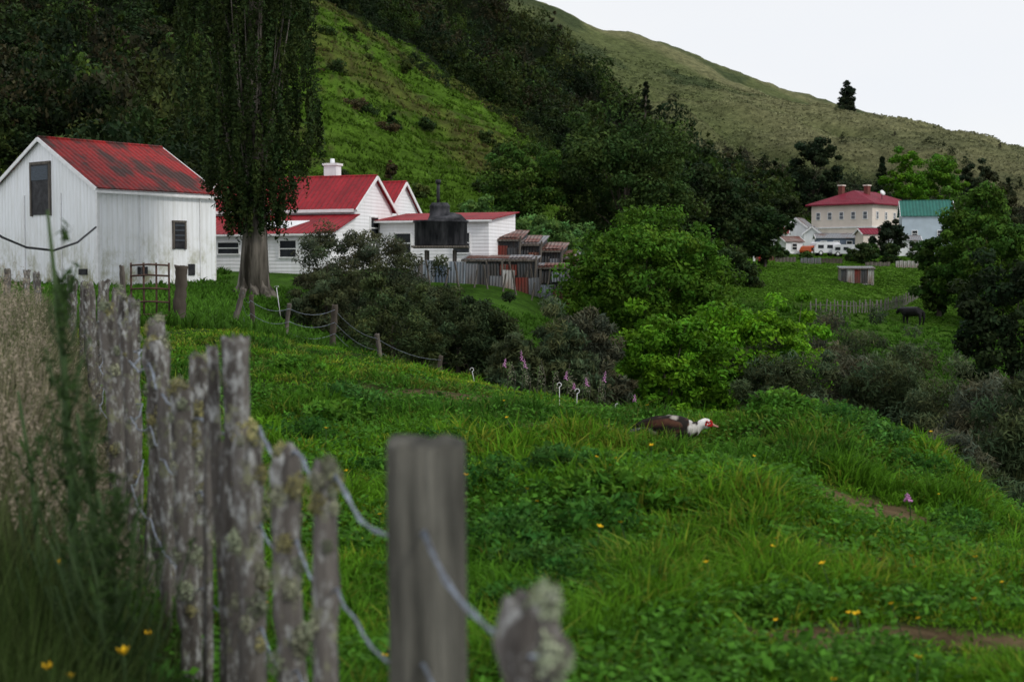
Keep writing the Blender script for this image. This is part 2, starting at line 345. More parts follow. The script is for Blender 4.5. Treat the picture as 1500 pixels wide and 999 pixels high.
T_=[
('broadleaf_tree',915,120,12.6,11.6,(.034,.062,.015),'large dark dense evergreen tree at the foot of the hill','tree','round',230,130,.17,.20,.05),
('broadleaf_tree',765,118,7.6,6.6,(.040,.084,.014),'rounded dark green tree on the grassy spur','tree','round',110,110,.15,.24,.05),
('broadleaf_tree',1035,135,9.0,7,(.022,.038,.013),'dark evergreen tree in the valley scrub','tree','round',80,100,.22,.26,.05),
('broadleaf_tree',1120,140,6.3,4.6,(.026,.05,.014),'small dark green tree beside the village cottages','tree','round',60,90,.18,.28,.1),
('bright_bush',945,66,6.9,8.2,G_br,'broad dense green leafy bush filling the gully','bush','round',330,130,.105,.15,.02),
('bright_bush',1035,64,5.2,5.0,(.062,.140,.012),'rounded green bush at the gully edge','bush','round',150,125,.105,.18,.02),
('bright_bush',1050,47,5.4,5.0,(.092,.22,.010),'fresh lime-green bush on the gully slope','bush','round',180,125,.075,.165,.02),
('bright_bush',975,42,4.6,4.0,(.070,.17,.010),'low lime-green bush beside the grassy crest','bush','round',150,125,.075,.17,.02),
('bright_bush',1112,47,5.3,3.8,(.092,.22,.011),'lime-green shrub reaching over grey scrub','bush','round',110,120,.075,.19,.02),
('bright_bush',1158,49,5.3,3.2,(.098,.225,.011),'small lime-green shrub reaching over grey scrub','bush','round',90,120,.08,.21,.02),
('dark_shrub',525,51,3.8,4.6,(.054,.062,.034),'rounded grey-olive shrub in front of the house','shrub','shrub',200,180,.065,.16,.0),
('dark_shrub',598,46,3.5,4.0,(.046,.060,.028),'dense grey-olive shrub below the water tank','shrub','shrub',180,180,.065,.16,.0),
('dark_shrub',672,43,3.3,3.8,(.034,.050,.020),'dense dark olive shrub at the gully edge','shrub','shrub',180,180,.065,.16,.0),
('dark_shrub',725,44,2.8,2.8,(.038,.054,.020),'low dense olive shrub at the gully edge','shrub','shrub',120,160,.07,.18,.0),
('dark_shrub',575,38,2.5,2.6,(.048,.068,.024),'low dark shrub behind the sagging fence','shrub','shrub',100,150,.06,.2,.0),
('dark_shrub',478,47,2.6,2.8,(.050,.064,.030),'fine leaved dark shrub near the poplar','shrub','shrub',100,150,.065,.2,.0),
('broadleaf_tree',1440,108,10.6,7.8,(.050,.108,.015),'leafy green tree with drooping round clumps','tree','round',200,120,.15,.17,.03),
('broadleaf_tree',1375,112,7.6,3.8,(.038,.078,.014),'dark green shrubby tree by the paddock fence','tree','round',80,100,.17,.24,.03),
('cypress_tree',1484,62,7.8,5.0,(.018,.032,.012),'very dark dense cypress on the gully bank','tree','round',140,120,.12,.2,.02),
('conifer_tree',1290,225,12.0,5.0,(.018,.030,.014),'dark conical conifer behind the hotel','tree','cone',90,90,.28,.3,.05),
('conifer_tree',1191,232,16.0,8.5,(.020,.034,.015),'dark rounded conifer behind the hotel','tree','round',130,110,.26,.22,.05),
('conifer_tree',1426,262,14.0,5.4,(.022,.034,.016),'tall dark oval conifer on the lower hillside','tree','round',90,100,.28,.26,.03),
('conifer_tree',1474,250,10.0,4.8,(.020,.032,.015),'dark conifer among hillside trees','tree','cone',70,80,.3,.3,.05),
('conifer_tree',1237,560,13,6.6,(.022,.032,.018),'lone dark conifer standing on the bare hillside','tree','shrub',130,100,.36,.30,.0),
('conifer_tree',945,262,18,5,(.022,.032,.015),'pointed dark conifer rising above native bush','tree','cone',90,90,.35,.3,.05),
('conifer_tree',985,250,13,5,(.022,.034,.015),'dark conifer on the bush edge','tree','cone',60,80,.35,.3,.05),
('broadleaf_tree',1325,205,14.8,6.2,(.070,.17,.012),'bright spring-green tree behind the hotel','tree','round',120,100,.2,.22,.05),
('broadleaf_tree',1375,212,14.0,7.2,(.060,.145,.012),'bright green spreading tree behind the teal roof','tree','round',130,100,.2,.21,.05),
('broadleaf_tree',1450,205,11.5,6,(.034,.040,.018),'brownish green tree near the village','tree','round',70,90,.26,.26,.05),
('broadleaf_tree',1300,160,4.6,3.4,(.018,.028,.014),'dark small tree in front of the hotel','tree','round',50,80,.2,.28,.1),
('broadleaf_tree',1268,150,2.4,2.2,(.03,.05,.015),'rounded garden shrub beside the paddock','shrub','round',40,70,.16,.3,.02),
('broadleaf_tree',1085,160,6.0,4.6,(.024,.040,.013),'dark bushy tree at the village edge','tree','round',60,90,.2,.28,.05),
('broadleaf_tree',1145,192,6.5,4.6,(.022,.036,.013),'dark bushy tree behind the white cottage','tree','round',60,90,.2,.28,.05),
]
for i,(nm,px,D_,h,w,c,lb,ct,shp,nc,nl,ls,cr,bs) in enumerate(T_):
    fine=nm=='dark_shrub'
    tree(nm,X(px,D_),D_,h,w,c,lb,ct,100+i*3,shp,nc,nl,ls,cr,bs,sink=.15,asp=.3 if fine else .55,upb=.3 if fine else 0,spread=.5 if fine else .38)
for i,(px,D_,h,w) in enumerate([(815,37,3.0,2.6),(865,40,3.4,2.4),(1090,46,4.2,3.2),(1160,42,4.0,3.4),(1240,43,4.7,3.8),(1310,42,4.7,3.4),(1380,40,4.4,3.6),(1440,36,3.8,3.4),(1510,33,3.3,3.4),(1210,35,2.8,3.0),(1370,31,2.4,3.0),(1120,36,2.6,2.2),(755,36,2.0,1.6),(1290,30,1.9,2.6),(1440,28,1.7,2.6),(1290,52,5.0,4.2),(1200,54,4.8,4.0)]):
    tree('bare_scrub',X(px,D_),D_,h,w,[(.058,.078,.036),(.074,.080,.050),(.050,.072,.030)][i%3],'twiggy grey-green scrub bush in the damp gully','shrub',300+i,'shrub',140,140,.095,.22,0,.04,asp=.2,upb=.35,group='grey scrub bushes in the gully',sink=.1)
for i,(px,D_) in enumerate([(715,104),(745,100),(785,103),(820,106),(690,101),(700,112),(850,110),(1075,118),(1045,122),(1000,118),(805,95)]):
    tree('pale_shrub',X(px,D_),D_,2.6+(i%3)*.4,4.4,(.068,.135,.034) if i<7 or i==10 else (.030,.050,.016),'soft pale green shrub at the foot of the spur','shrub',340+i,'shrub',65,80,.14,.24,0,group='pale shrubs at the foot of the spur')
rh=np.random.default_rng(77)
for i in range(30):
    px=rh.uniform(470,800);D_=rh.uniform(122,min(225,float(forest_lo(px))-8))
    tree('hillside_shrub',X(px,D_),D_,rh.uniform(.6,2.2),rh.uniform(.9,2.8),[(.03,.052,.014),G_dk,(.05,.07,.018),(.055,.045,.022)][i%4],'small scruffy shrub or fern on the grassy spur','shrub',370+i,'round',24,50,.14,.42,0,group='small shrubs on the spur',sink=.3)
arch=[crown(500+k,1,1,40,22,.075,s,.32) for k,s in enumerate(['round','round','round','shrub','cone','round'])]
def forest(name,pts,label,cols):
    Vs=[];Ts=[];r=np.random.default_rng(len(pts))
    for (x,y,z,s) in pts:
        V,F,ti,_=arch[r.integers(len(arch))];a=r.uniform(0,6.28);ca,sa=math.cos(a),math.sin(a)
        w=s*r.uniform(.55,.85);q=s*r.uniform(.55,1.05)
        P=np.stack([(V[:,0]*ca-V[:,1]*sa)*w+x,(V[:,0]*sa+V[:,1]*ca)*w+y,V[:,2]*q+z+q*.8],1)
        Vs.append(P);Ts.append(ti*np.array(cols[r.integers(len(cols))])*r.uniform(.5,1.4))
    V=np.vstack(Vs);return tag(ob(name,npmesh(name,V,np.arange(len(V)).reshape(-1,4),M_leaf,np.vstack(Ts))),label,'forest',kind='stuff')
r=np.random.default_rng(44);pts=[]
while len(pts)<1080:
    px=r.uniform(-180,1150);lo=forest_lo(px);hi=forest_hi(px)
    if hi<=lo: continue
    y=lo*(hi/lo)**(r.uniform()**1.0);x=X(px,y)
    lj=1+.10*float(vn(np.array([px/28.]),np.array([3.3]),5)[0])
    if px>300 and y<lo*lj: continue
    s=r.uniform(2.9,5.4)*(1+.25*(y>200))
    if px>300 and y<lo*1.12: s*=r.uniform(.4,1.0)
    pts.append((x,y,Hs(x,y)-.5,s))
for k in range(40):
    px=r.uniform(440,840);y=float(forest_lo(px))*r.uniform(.86,1.0);x=X(px,y);pts.append((x,y,Hs(x,y)-.5,r.uniform(1.0,2.6)))
forest('native_bush',pts,'dark native bush covering the steep hillside',[(.018,.033,.009),(.013,.024,.009),(.026,.042,.010),(.034,.062,.012),(.030,.030,.015),(.014,.026,.010),(.040,.056,.016)])
pts=[]
while len(pts)<260:
    px=r.uniform(780,1560);y=r.uniform(235,640);x=X(px,y)
    if y<forest_hi(px) and px<1150: continue
    if y>340 and (ridges(np.array([x]),np.array([y]))[0]>.0 or fbm(np.array([x/60.]),np.array([y/60.]),88,2)[0]<-.05) and r.uniform()>.05: continue
    if 1170<px<1300 and y<240: continue
    pts.append((x,y,Hs(x,y)-.4,r.uniform(.9,2.6)*(1.6 if y<310 else 1)))
forest('hill_scrub',pts,'patchy grey-green scrub on the bare upper hill',[(.028,.040,.018),(.042,.042,.027),(.022,.034,.015)])

# ---------------- grass -------------------
def blades(x,y,h,w,lean,col,r,name,label,root=.5):
    n=len(x);z=H(x,y);a=r.uniform(0,6.28,n);la=lean[0];lm=lean[1]
    sx=np.cos(a)*w/2;sy=np.sin(a)*w/2;dx=np.cos(la)*lm*h;dy=np.sin(la)*lm*h
    b=np.stack([x,y,z-.02],1);S=np.stack([sx,sy,0*sx],1)
    m=b+np.stack([dx*.35,dy*.35,h*.6],1);t=b+np.stack([dx,dy,h*(1-.25*lm)],1)
    V=np.stack([b-S,b+S,m-S*.8,m+S*.8,t-S*.12,t+S*.12],1).reshape(-1,3)
    o=np.arange(n)[:,None]*6
    F=np.concatenate([o+np.array([0,1,3,2]),o+np.array([2,3,5,4])],1).reshape(-1,4)
    k=np.repeat(col,6,0).reshape(n,6,3)*np.array([root,root,1,1,1.2,1.2])[None,:,None]  # blade shading put into the colour: darker roots, lighter tips
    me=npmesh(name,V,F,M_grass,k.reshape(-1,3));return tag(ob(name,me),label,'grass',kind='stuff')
def clumps(nc,ulo,uhi,dlo,dhi,r,keep=None,pw=1.0):
    u=r.uniform(ulo,uhi,nc);d=np.exp(math.log(dlo)+(math.log(dhi)-math.log(dlo))*r.uniform(0,1,nc)**pw)
    x=u*d;y=d
    if keep is not None: k=keep(x,y,r);x=x[k];y=y[k]
    return x,y
r=np.random.default_rng(9)
kp=lambda x,y,r:(x>fence_x(y)-.05)&(r.uniform(0,1,len(x))>dirt(x,y)*.97)
cx,cy=clumps(52000,-.34,.42,1.9,27,r,kp,.72)
nb=12;hn=fbm(cx*.55,cy*.55,41,3);tuft=sm(.10,.38,fbm(cx*1.6,cy*1.6,42,3))
ch=(.05+.055*(hn+.5)+.10*tuft)*r.uniform(.6,1.4,len(cx))*(1-.35*sm(13,17,cy))*(1-.5*dirt(cx,cy-.25))
cv=fbm(cx*.45,cy*.45,43,4);pal=sm(-.4,.2,cv)[:,None]
cc=(np.array([.044,.132,.013])*(1-pal)+np.array([.106,.252,.014])*pal)*r.uniform(.6,1.4,(len(cx),1))*(1-.2*tuft[:,None])
dry=(r.uniform(0,1,len(cx))<.09+.20*sm(.1,.4,fbm(cx*.4,cy*.4,55,3))+.25*sm(13,18,cy)*(cx<0))[:,None];cc=np.where(dry,cc*np.array([1.9,1.05,1.6])+np.array([.02,.01,.005]),cc)
al=r.uniform(0,6.28,(len(cx),nb));ro=r.uniform(0,1,(len(cx),nb))*(.045+.004*cy)[:,None]
x=(cx[:,None]+np.cos(al)*ro).ravel();y=(cy[:,None]+np.sin(al)*ro).ravel()
h=(ch[:,None]*r.uniform(.4,1.3,al.shape)).ravel();w=(.0045+.00075*y)*r.uniform(.6,1.7,len(x))
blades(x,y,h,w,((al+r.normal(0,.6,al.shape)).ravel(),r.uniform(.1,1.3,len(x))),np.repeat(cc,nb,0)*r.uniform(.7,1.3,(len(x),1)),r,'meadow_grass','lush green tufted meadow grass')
cx,cy=clumps(11000,-.34,.42,2.2,18,r,lambda x,y,r:(x>fence_x(y))&(fbm(x*.9,y*.9,91,3)>-.1)&(r.uniform(0,1,len(x))>dirt(x,y)),.8);nb=12
px_=(cx[:,None]+r.normal(0,.06,(len(cx),nb))).ravel();py_=(cy[:,None]+r.normal(0,.06,(len(cx),nb))).ravel()
pz_=H(px_,py_)+r.uniform(.03,.13,len(px_));n_=len(px_)
V,F=leafquads(np.stack([px_,py_,pz_],1),norm(r.normal(size=(n_,3))*.5+np.array([0,0,1])),.014*(1+.05*py_.mean()),.6,r)
tag(ob('clover_leaves',npmesh('clover_leaves',V,F,M_grass,np.repeat(np.array([[.062,.170,.018]])*r.uniform(.5,1.6,(n_,1)),4,0))),'small clover and herb leaves in the sward','ground cover',kind='stuff')
kp=lambda x,y,r:~((y>62)&(y<82)&(x/y>-.2)&(x/y<.02))
cx,cy=clumps(26000,-.40,.42,24,112,r,kp,.9);nb=8
ch=.24*(1+.5*fbm(cx*.15,cy*.15,47,3))*r.uniform(.5,1.4,len(cx))*np.where((cy>105),.45,1)
cc=np.array([.054,.136,.014])*(1+.5*fbm(cx*.12,cy*.12,48,3)[:,None])*r.uniform(.6,1.35,(len(cx),1))
al=r.uniform(0,6.28,(len(cx),nb));ro=r.uniform(0,1,al.shape)*.35
x=(cx[:,None]+np.cos(al)*ro).ravel();y=(cy[:,None]+np.sin(al)*ro).ravel()
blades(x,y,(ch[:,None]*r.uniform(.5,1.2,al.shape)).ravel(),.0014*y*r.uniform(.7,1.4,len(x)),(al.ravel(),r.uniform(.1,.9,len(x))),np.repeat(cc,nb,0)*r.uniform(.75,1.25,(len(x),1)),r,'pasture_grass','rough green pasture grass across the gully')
cx,cy=clumps(9000,.14,.32,103,172,r,lambda x,y,r:r.uniform(0,1,len(x))<knoll(x,y));nb=5
cc=np.array([.078,.175,.017])*(1+.5*fbm(cx*.15,cy*.1,49,3)[:,None])*r.uniform(.6,1.35,(len(cx),1))
al=r.uniform(0,6.28,(len(cx),nb));ro=r.uniform(0,1,al.shape)*.5
x=(cx[:,None]+np.cos(al)*ro).ravel();y=(cy[:,None]+np.sin(al)*ro).ravel()
blades(x,y,r.uniform(.05,.15,len(x)),.0015*y*r.uniform(.7,1.4,len(x)),(al.ravel(),r.uniform(.3,1,len(x))),np.repeat(cc,nb,0)*r.uniform(.75,1.25,(len(x),1)),r,'paddock_grass','short bright green grass on the village paddock')
def kp(x,y,r):
    px=x/y*2083+750;return ((y<forest_lo(px)+2)|(px>1150)|(y>forest_hi(px)))&~((px>1060)&(px<1420)&(y<205))&(r.uniform(0,1,len(x))>.9*terr(x,y))
cx,cy=clumps(34000,-.40,.42,100,300,r,kp,.8);nb=6
cc=np.array([.068,.136,.013])*(1+.6*fbm(cx*.08,cy*.08,51,4)[:,None])*r.uniform(.5,1.35,(len(cx),1))
br=(sm(.0,.35,fbm(cx*.05,cy*.05,8,4))*r.uniform(0,1,len(cx)))[:,None];cc=cc*(1-br)+np.array([.09,.07,.03])*br
al=r.uniform(0,6.28,(len(cx),nb));ro=r.uniform(0,1,al.shape)*.7
x=(cx[:,None]+np.cos(al)*ro).ravel();y=(cy[:,None]+np.sin(al)*ro).ravel()
blades(x,y,r.uniform(.15,.55,len(x)),.0013*y*r.uniform(.7,1.4,len(x)),(al.ravel(),r.uniform(.3,1,len(x))),np.repeat(cc,nb,0)*r.uniform(.75,1.25,(len(x),1)),r,'tussock_grass','tussocky grass on the steep spur')
def kp(x,y,r):
    px=x/y*2083+750;return (y>forest_hi(px)-5)&(px>640)
u=r.uniform(-.06,.42,42000);y=r.uniform(280,640,42000);x=u*y;k=kp(x,y,r);x=x[k];y=y[k]
cc=mtcol(x,y)*r.uniform(.8,2.0,(len(x),1))
blades(x,y,r.uniform(.25,.8,len(x)),.0018*y*r.uniform(.5,1.4,len(x)),(r.uniform(0,6.28,len(x)),r.uniform(.4,1.2,len(x))),cc,r,'hill_tussock','olive tussock and bracken on the upper hill',.8)
# tall dry grass left of fence
kp=lambda x,y,r:(x<fence_x(y)-.04)
cx,cy=clumps(24000,-.42,-.05,2.0,26,r,kp,.8);nb=10
pt_=sm(-.35,.3,fbm(cx*1.3,cy*1.3,66,3))
sw=(sm(4.6,7.5,cy)*r.uniform(.1,1,len(cx))*(.45+.55*pt_)+.10*r.uniform(0,1,len(cx)))[:,None];cc=(np.array([.038,.072,.014])*(1-sw)+np.array([.27,.23,.16])*sw)*r.uniform(.45,1.4,(len(cx),1))
al=r.uniform(0,6.28,(len(cx),nb));ro=r.uniform(0,1,al.shape)*.12
x=(cx[:,None]+np.cos(al)*ro).ravel();y=(cy[:,None]+np.sin(al)*ro).ravel()
nearf=np.clip((fence_x(cy)-cx)/.6,.35,1)
h=(np.interp(cy,[2,4,6,7,12,26],[.30,.48,.66,.9,.95,.7])*nearf*r.uniform(.5,1.15,len(cx)))[:,None]*r.uniform(.5,1.1,al.shape)
blades(x,y,h.ravel(),(.0022+.00055*y)*r.uniform(.6,1.4,len(x)),(al.ravel(),r.uniform(.05,.6,len(x))),np.repeat(cc,nb,0)*r.uniform(.6,1.4,(len(x),1)),r,'dry_grass','tall straw-coloured seeding grass along the fence')
n=4600;u=r.uniform(-.42,-.05,n);d=np.exp(r.uniform(math.log(5.2),math.log(22),n));x=u*d;y=d;k=x<fence_x(y)-.12;x=x[k];y=y[k];n=len(x)
z=H(x,y)+np.interp(y,[2,4,6,7,12,26],[.4,.50,.72,.95,1.0,.75])*r.uniform(.6,1.12,n)*np.clip((fence_x(y)-x)/.6,.4,1)
m_=14;t=r.uniform(0,1,(n,m_));la=r.uniform(0,6.28,(n,1))
p=np.stack([x[:,None]+np.cos(la)*t*.05+r.normal(0,.008,(n,m_)),y[:,None]+np.sin(la)*t*.05+r.normal(0,.008,(n,m_)),z[:,None]+t*.13],-1).reshape(-1,3)
V,F=leafquads(p,norm(r.normal(size=p.shape)*np.array([1,1,.3])),.009,.3,r,.5)
tag(ob('grass_seed_heads',npmesh('grass_seed_heads',V,F,M_grass,np.repeat(np.array([[.33,.28,.21]])*np.repeat(r.uniform(.5,1.4,(n,1)),m_,0),4,0))),'feathery pale grass seed heads','grass',kind='stuff')

wm=[]
for k in range(4):
    V,F,ti,_=crown(800+k,.34,.10,46,34,[.018,.026,.020,.028][k],'shrub',.22,.40,.25,.4);V[:,2]+=.10
    wm.append(npmesh('leafy_weed',V,F,M_grass,ti*np.array([[.042,.125,.020],[.056,.145,.026],[.040,.115,.016],[.068,.17,.018]][k])))
W=[(735,7.2,1.1),(790,6.8,.9),(850,7.6,1.2),(900,8.2,1.0),(700,8.5,1.0),(820,8.8,1.0),(760,6.0,.7),(480,12,1.2),(440,11,1.2),(520,13,1),(560,10,.8),(1120,11.6,.8),(1230,12.4,1.0),(1280,12,1.0),(1330,11.4,.9),(1230,4.8,.6),(650,11,.9),(940,6.2,.7),(1400,9.5,.8),(1150,13,1.0),(840,6.4,.8),(910,10,.8),(620,14,.8),(430,16,1.0),(1330,6.5,.6),(1080,7.5,.6)]
W+=[(110,3.6,.9),(190,3.7,.8),(60,4.0,1.0),(140,4.6,1.0),(30,4.8,1.1),(90,5.4,1.0)]
rw=np.random.default_rng(31)
for k in range(22):
    D_=math.exp(rw.uniform(math.log(4.2),math.log(13)));px=rw.uniform(560,1490)
    if X(px,D_)>fence_x(D_)+.3 and not (930<px<1080 and 10<D_<12.6): W.append((px,D_,rw.uniform(.3,.6)))
for i,(px,D_,s) in enumerate(W):
    x=X(px,D_);o=ob('leafy_weed',wm[i%4],None,(x,D_,Hs(x,D_)-.02),(0,0,i*1.3),(s,s,s*1.0))
    tag(o,'clump of green leafy weeds in the meadow','weed','leafy weeds in the meadow')
M_yel=nmat('yellow_petal',(.75,.5,.02),(.6,.35,.01),5,bump=0)
def flower_mesh():
    v1,f1=tube([(0,0,0),(.01,0,.10),(.0,.01,.17)],[.0025,.0025,.002],4)
    Vs=[];Fs=[]
    for k in range(5):
        a=k*1.2566;c=np.array([math.cos(a),math.sin(a),0]);s=np.array([-c[1],c[0],0]);o=np.array([0,.01,.17]);b=len(Vs)
        Vs+=[o,o+c*.009-s*.007+np.array([0,0,.006]),o+c*.015+np.array([0,0,.011]),o+c*.009+s*.007+np.array([0,0,.006])];Fs.append([b,b+1,b+2,b+3])
    return npmesh('stem',v1,f1,M_stem),npmesh('petal',np.array(Vs),np.array(Fs),M_yel)
fs,fp=flower_mesh();r=np.random.default_rng(12)
for i in range(72):
    while True:
        D_=math.exp(r.uniform(math.log(3.4),math.log(15)));px=r.uniform(380,1490);x=X(px,D_)
        if x>fence_x(D_)+.15: break
    if i<8: D_=r.uniform(3.6,5);px=r.uniform(60,240);x=X(px,D_)
    s=r.uniform(.7,1.3)
    e=ob('buttercup_flower',fs,None,(x,D_,Hs(x,D_)),(r.uniform(-.3,.3),r.uniform(-.3,.3),r.uniform(0,6)),(s,s,s*(1.0 if i>7 else 1.8)));ob('petal',fp,e)
    tag(e,'small yellow buttercup standing in the grass','flower','buttercups in the grass')
M_pink=nmat('pink_bells',(.50,.16,.42),(.60,.32,.54),6,bump=0)
def fox(h,seed):
    v,f=tube([(0,0,0),(.01,0,h*.5),(.0,.01,h)],[.005,.004,.002],5);ps=[]
    for k in range(12):
        z=h*(.76+.24*k/12);a=k*2.4;q=.011*(1.25-k/16);d=np.array([math.cos(a),math.sin(a),-.7])
        o=np.array([0,0,z]);ps.append(tube([o,o+d*q,o+d*q*2],[q*.25,q*.45,q*.6],5))
    a,b=merge(ps);return npmesh('stem',v,f,M_stem),npmesh('blossom',a,b,M_pink,None,True)
for i,(px,D_,h) in enumerate([(732,18,.42),(768,18.7,.60),(774,18.3,.48),(822,18,.44),(842,17.9,.32),(866,17.5,.44),(878,17.6,.54),(929,16.5,.36),(1338,9.4,.20)]):
    a,b=fox(h,i);x=X(px,D_);e=ob('foxglove',a,None,(x,D_,Hs(x,D_)),(.12*math.sin(i),.18*math.cos(i*2),0));ob('blossom',b,e)
    tag(e,'slender pink foxglove spike on the grassy crest','flower','foxgloves on the crest')
for i in range(14):
    px=742+i*11;D_=17.3+(i%3)*.6;x=X(px,D_);v,f=tube([(0,0,0),(.02,0,.25),(.04*(-1)**i,0,.38+.05*(i%3))],[.004,.003,.002],4)
    n_=60;rr=np.random.default_rng(i);p=np.stack([.03*(-1)**i+rr.normal(0,.022,n_),rr.normal(0,.014,n_),rr.uniform(.16,.42,n_)],1);v2,f2=leafquads(p,norm(rr.normal(size=(n_,3))),.012,.4,rr)
    e=ob('seed_stalk',npmesh('stem',v,f,M_wood),None,(x,D_,Hs(x,D_)));ob('seed_head',npmesh('seed_head',v2,f2,M_grass,np.full((len(v2),3),(.26,.25,.18) if i%2 else (.14,.22,.08))),e)
    tag(e,'dry pale seed stalk beside foxgloves','plant','dry seed stalks')
M_plastic=nmat('white_plastic',(.75,.75,.75),(.6,.6,.6),5,rough=.4,bump=0)
for px,D_,h in [(820,16.5,.34),(845,14.8,.23),(910,14.2,.16),(695,19,.22),(412,46,1.2)]:
    x=X(px,D_);P=[(0,0,-.1),(0,0,h*.5),(0,0,h-.06)]+[(.024*math.sin(t),.012*t/6,h-.035-.024*math.cos(t)+.0) for t in np.linspace(0,5,9)]
    v,f=tube(P,[.004]*len(P),6);e=ob('pigtail_post',npmesh('pigtail_post',v,f,M_plastic,None,True),None,(x,D_,Hs(x,D_)),(0,.3*math.sin(px),0))
    if D_>40:e.scale=(3,3,1)
    tag(e,'thin white electric fence post with curled top','fence post','white electric fence posts')
def tallweed(x,y,h,seed,label,wd=1.0,nbr=34,ss=1.0,nq=12,ls=.024):
    r=np.random.default_rng(seed);ps=[tube([(0,0,0),(.02,0,h*.35),(-.01,.01,h*.7),(-.05,0,h)],[.013*ss,.011*ss,.008*ss,.005],6)];LV=[];
    for k in range(nbr):
        z=h*r.uniform(.08,.96)**1.1;a=r.uniform(0,6.28);L=(.32*(1-z/h)**1.1+.05)*r.uniform(.6,1.1)*wd;d=np.array([math.cos(a),math.sin(a),0])
        b=np.array([0,0,z]);pts=[b,b+d*L*.4+np.array([0,0,L*.5]),b+d*L*.65+np.array([0,0,L*1.35])];ps.append(tube(pts,[.004,.003,.002],4))
        for q in range(nq):
            s=r.uniform(.05,1);LV.append(b+d*L*.65*s+np.array([0,0,L*1.3*s])+r.normal(0,.010,3))
    v,f=merge(ps);p=np.array(LV);lv,lf=leafquads(p,norm(r.normal(size=p.shape)),ls,.2,r,.35)
    e=ob('tall_weed',npmesh('stem',v,f,M_stem,None,True),None,(x,y,Hs(x,y)-.02))
    ob('leafage',npmesh('leafage',lv,lf,M_grass,np.repeat(np.array([[.036,.068,.020]])*r.uniform(.6,1.3,(len(p),1)),4,0)),e)
    return tag(e,label,'weed')
tallweed(X(95,4.5),4.5,1.62,1,'tall branching green weed rising beside the fence',.85,44,1.4,13)
tallweed(X(165,4.1),4.1,.80,2,'bushy green weed at the foot of the fence',1.1,36,1,12)
tallweed(X(135,4.3),4.3,1.0,5,'sparse green weed beside the tall one',1.0,34,1,12)
tallweed(X(45,5),5,1.0,3,'thin green weed in the dry grass',.8,16,1,8)

# ---------------- near fence -------------------
fo=np.array([X(625,2.6),2.6,-1.5])
fence=tag(ob('post_and_wire_fence',None,None,fo),'old rustic fence of lichen covered battens with loose wire','fence')
def postmesh(w,h,seed,square=False,mat=None,n=12):
    r=np.random.default_rng(seed);rings=20;Vs=[];F=[]
    th=np.linspace(0,2*np.pi,n,endpoint=False);ph=r.uniform(0,6.28)
    if square:
        n=24;th=np.linspace(0,2*np.pi,n,endpoint=False);base=np.array([1/max(abs(math.cos(t)),abs(math.sin(t))) for t in th]);base=np.minimum(base,1.38)
    else: base=1+r.uniform(-.28,.22,n)
    for k in range(rings):
        z=h*k/(rings-1);cx=(0 if square else .14*w*math.sin(ph+k*.5)*(1-k/(rings-1)));q=w/2*(1+(0 if square else r.normal(0,.07)))
        rr=q*base*(1+r.normal(0,.008 if square else .07,n))
        zz=z+(r.uniform(-.05,.015,n)*(0.22 if square else min(.8,w/.08)) if k==rings-1 else 0)
        Vs.append(np.stack([cx+rr*np.cos(th),rr*np.sin(th)*(1 if square else .85),np.zeros(n)+zz],1))
    Vs.append(Vs[-1]*np.array([.85,.85,1])+np.array([0,0,.006]));
    Vs.append(np.tile(Vs[-1].mean(0),(n,1))+np.array([0,0,-.004 if not square else .004]))
    V=np.vstack(Vs)
    for i in range(len(Vs)-1):
        for j in range(n): F.append((i*n+j,i*n+(j+1)%n,(i+1)*n+(j+1)%n,(i+1)*n+j))
    return npmesh('post',V,np.array(F),mat or M_wl,None,not square)
posts=[(780,2.1,886,88,0,1.4),(627,2.6,648,114,-.4,0),(487,3.3,680,42,1.2,1.2),(431,3.6,655,44,.8,1.4),(376,4.0,626,46,1.5,1.3),(347,4.3,494,40,1.2,.4),(322,4.4,506,20,-2,.15),(308,4.5,580,18,2,.4),
(287,4.7,566,36,2,1.1),(265,5.1,524,32,-2,1.2),(249,5.35,552,20,2,.5),(236,5.6,503,34,-3,1.2),(222,6.0,524,18,3,.4),(213,6.3,466,27,-5,1.0),(204,6.6,480,18,2,.4),(197,6.9,447,25,4,.9),(187,7.4,440,21,-3,.7),(178,7.9,434,20,2,.6),(168,8.6,430,21,3,.7),(158,9.6,422,19,-4,.6),(147,11.2,415,17,3,.5),(137,13,410,15,-4,.3),(129,14.5,416,11,2,.1),(122,16,412,13,2,.2),(108,20,408,12,4,.2),(97,22,403,11,-4,.2),(60,24,398,11,2,.1),(35,26,396,10,-3,.1),(12,28,394,10,2,.1)]
tops=[]
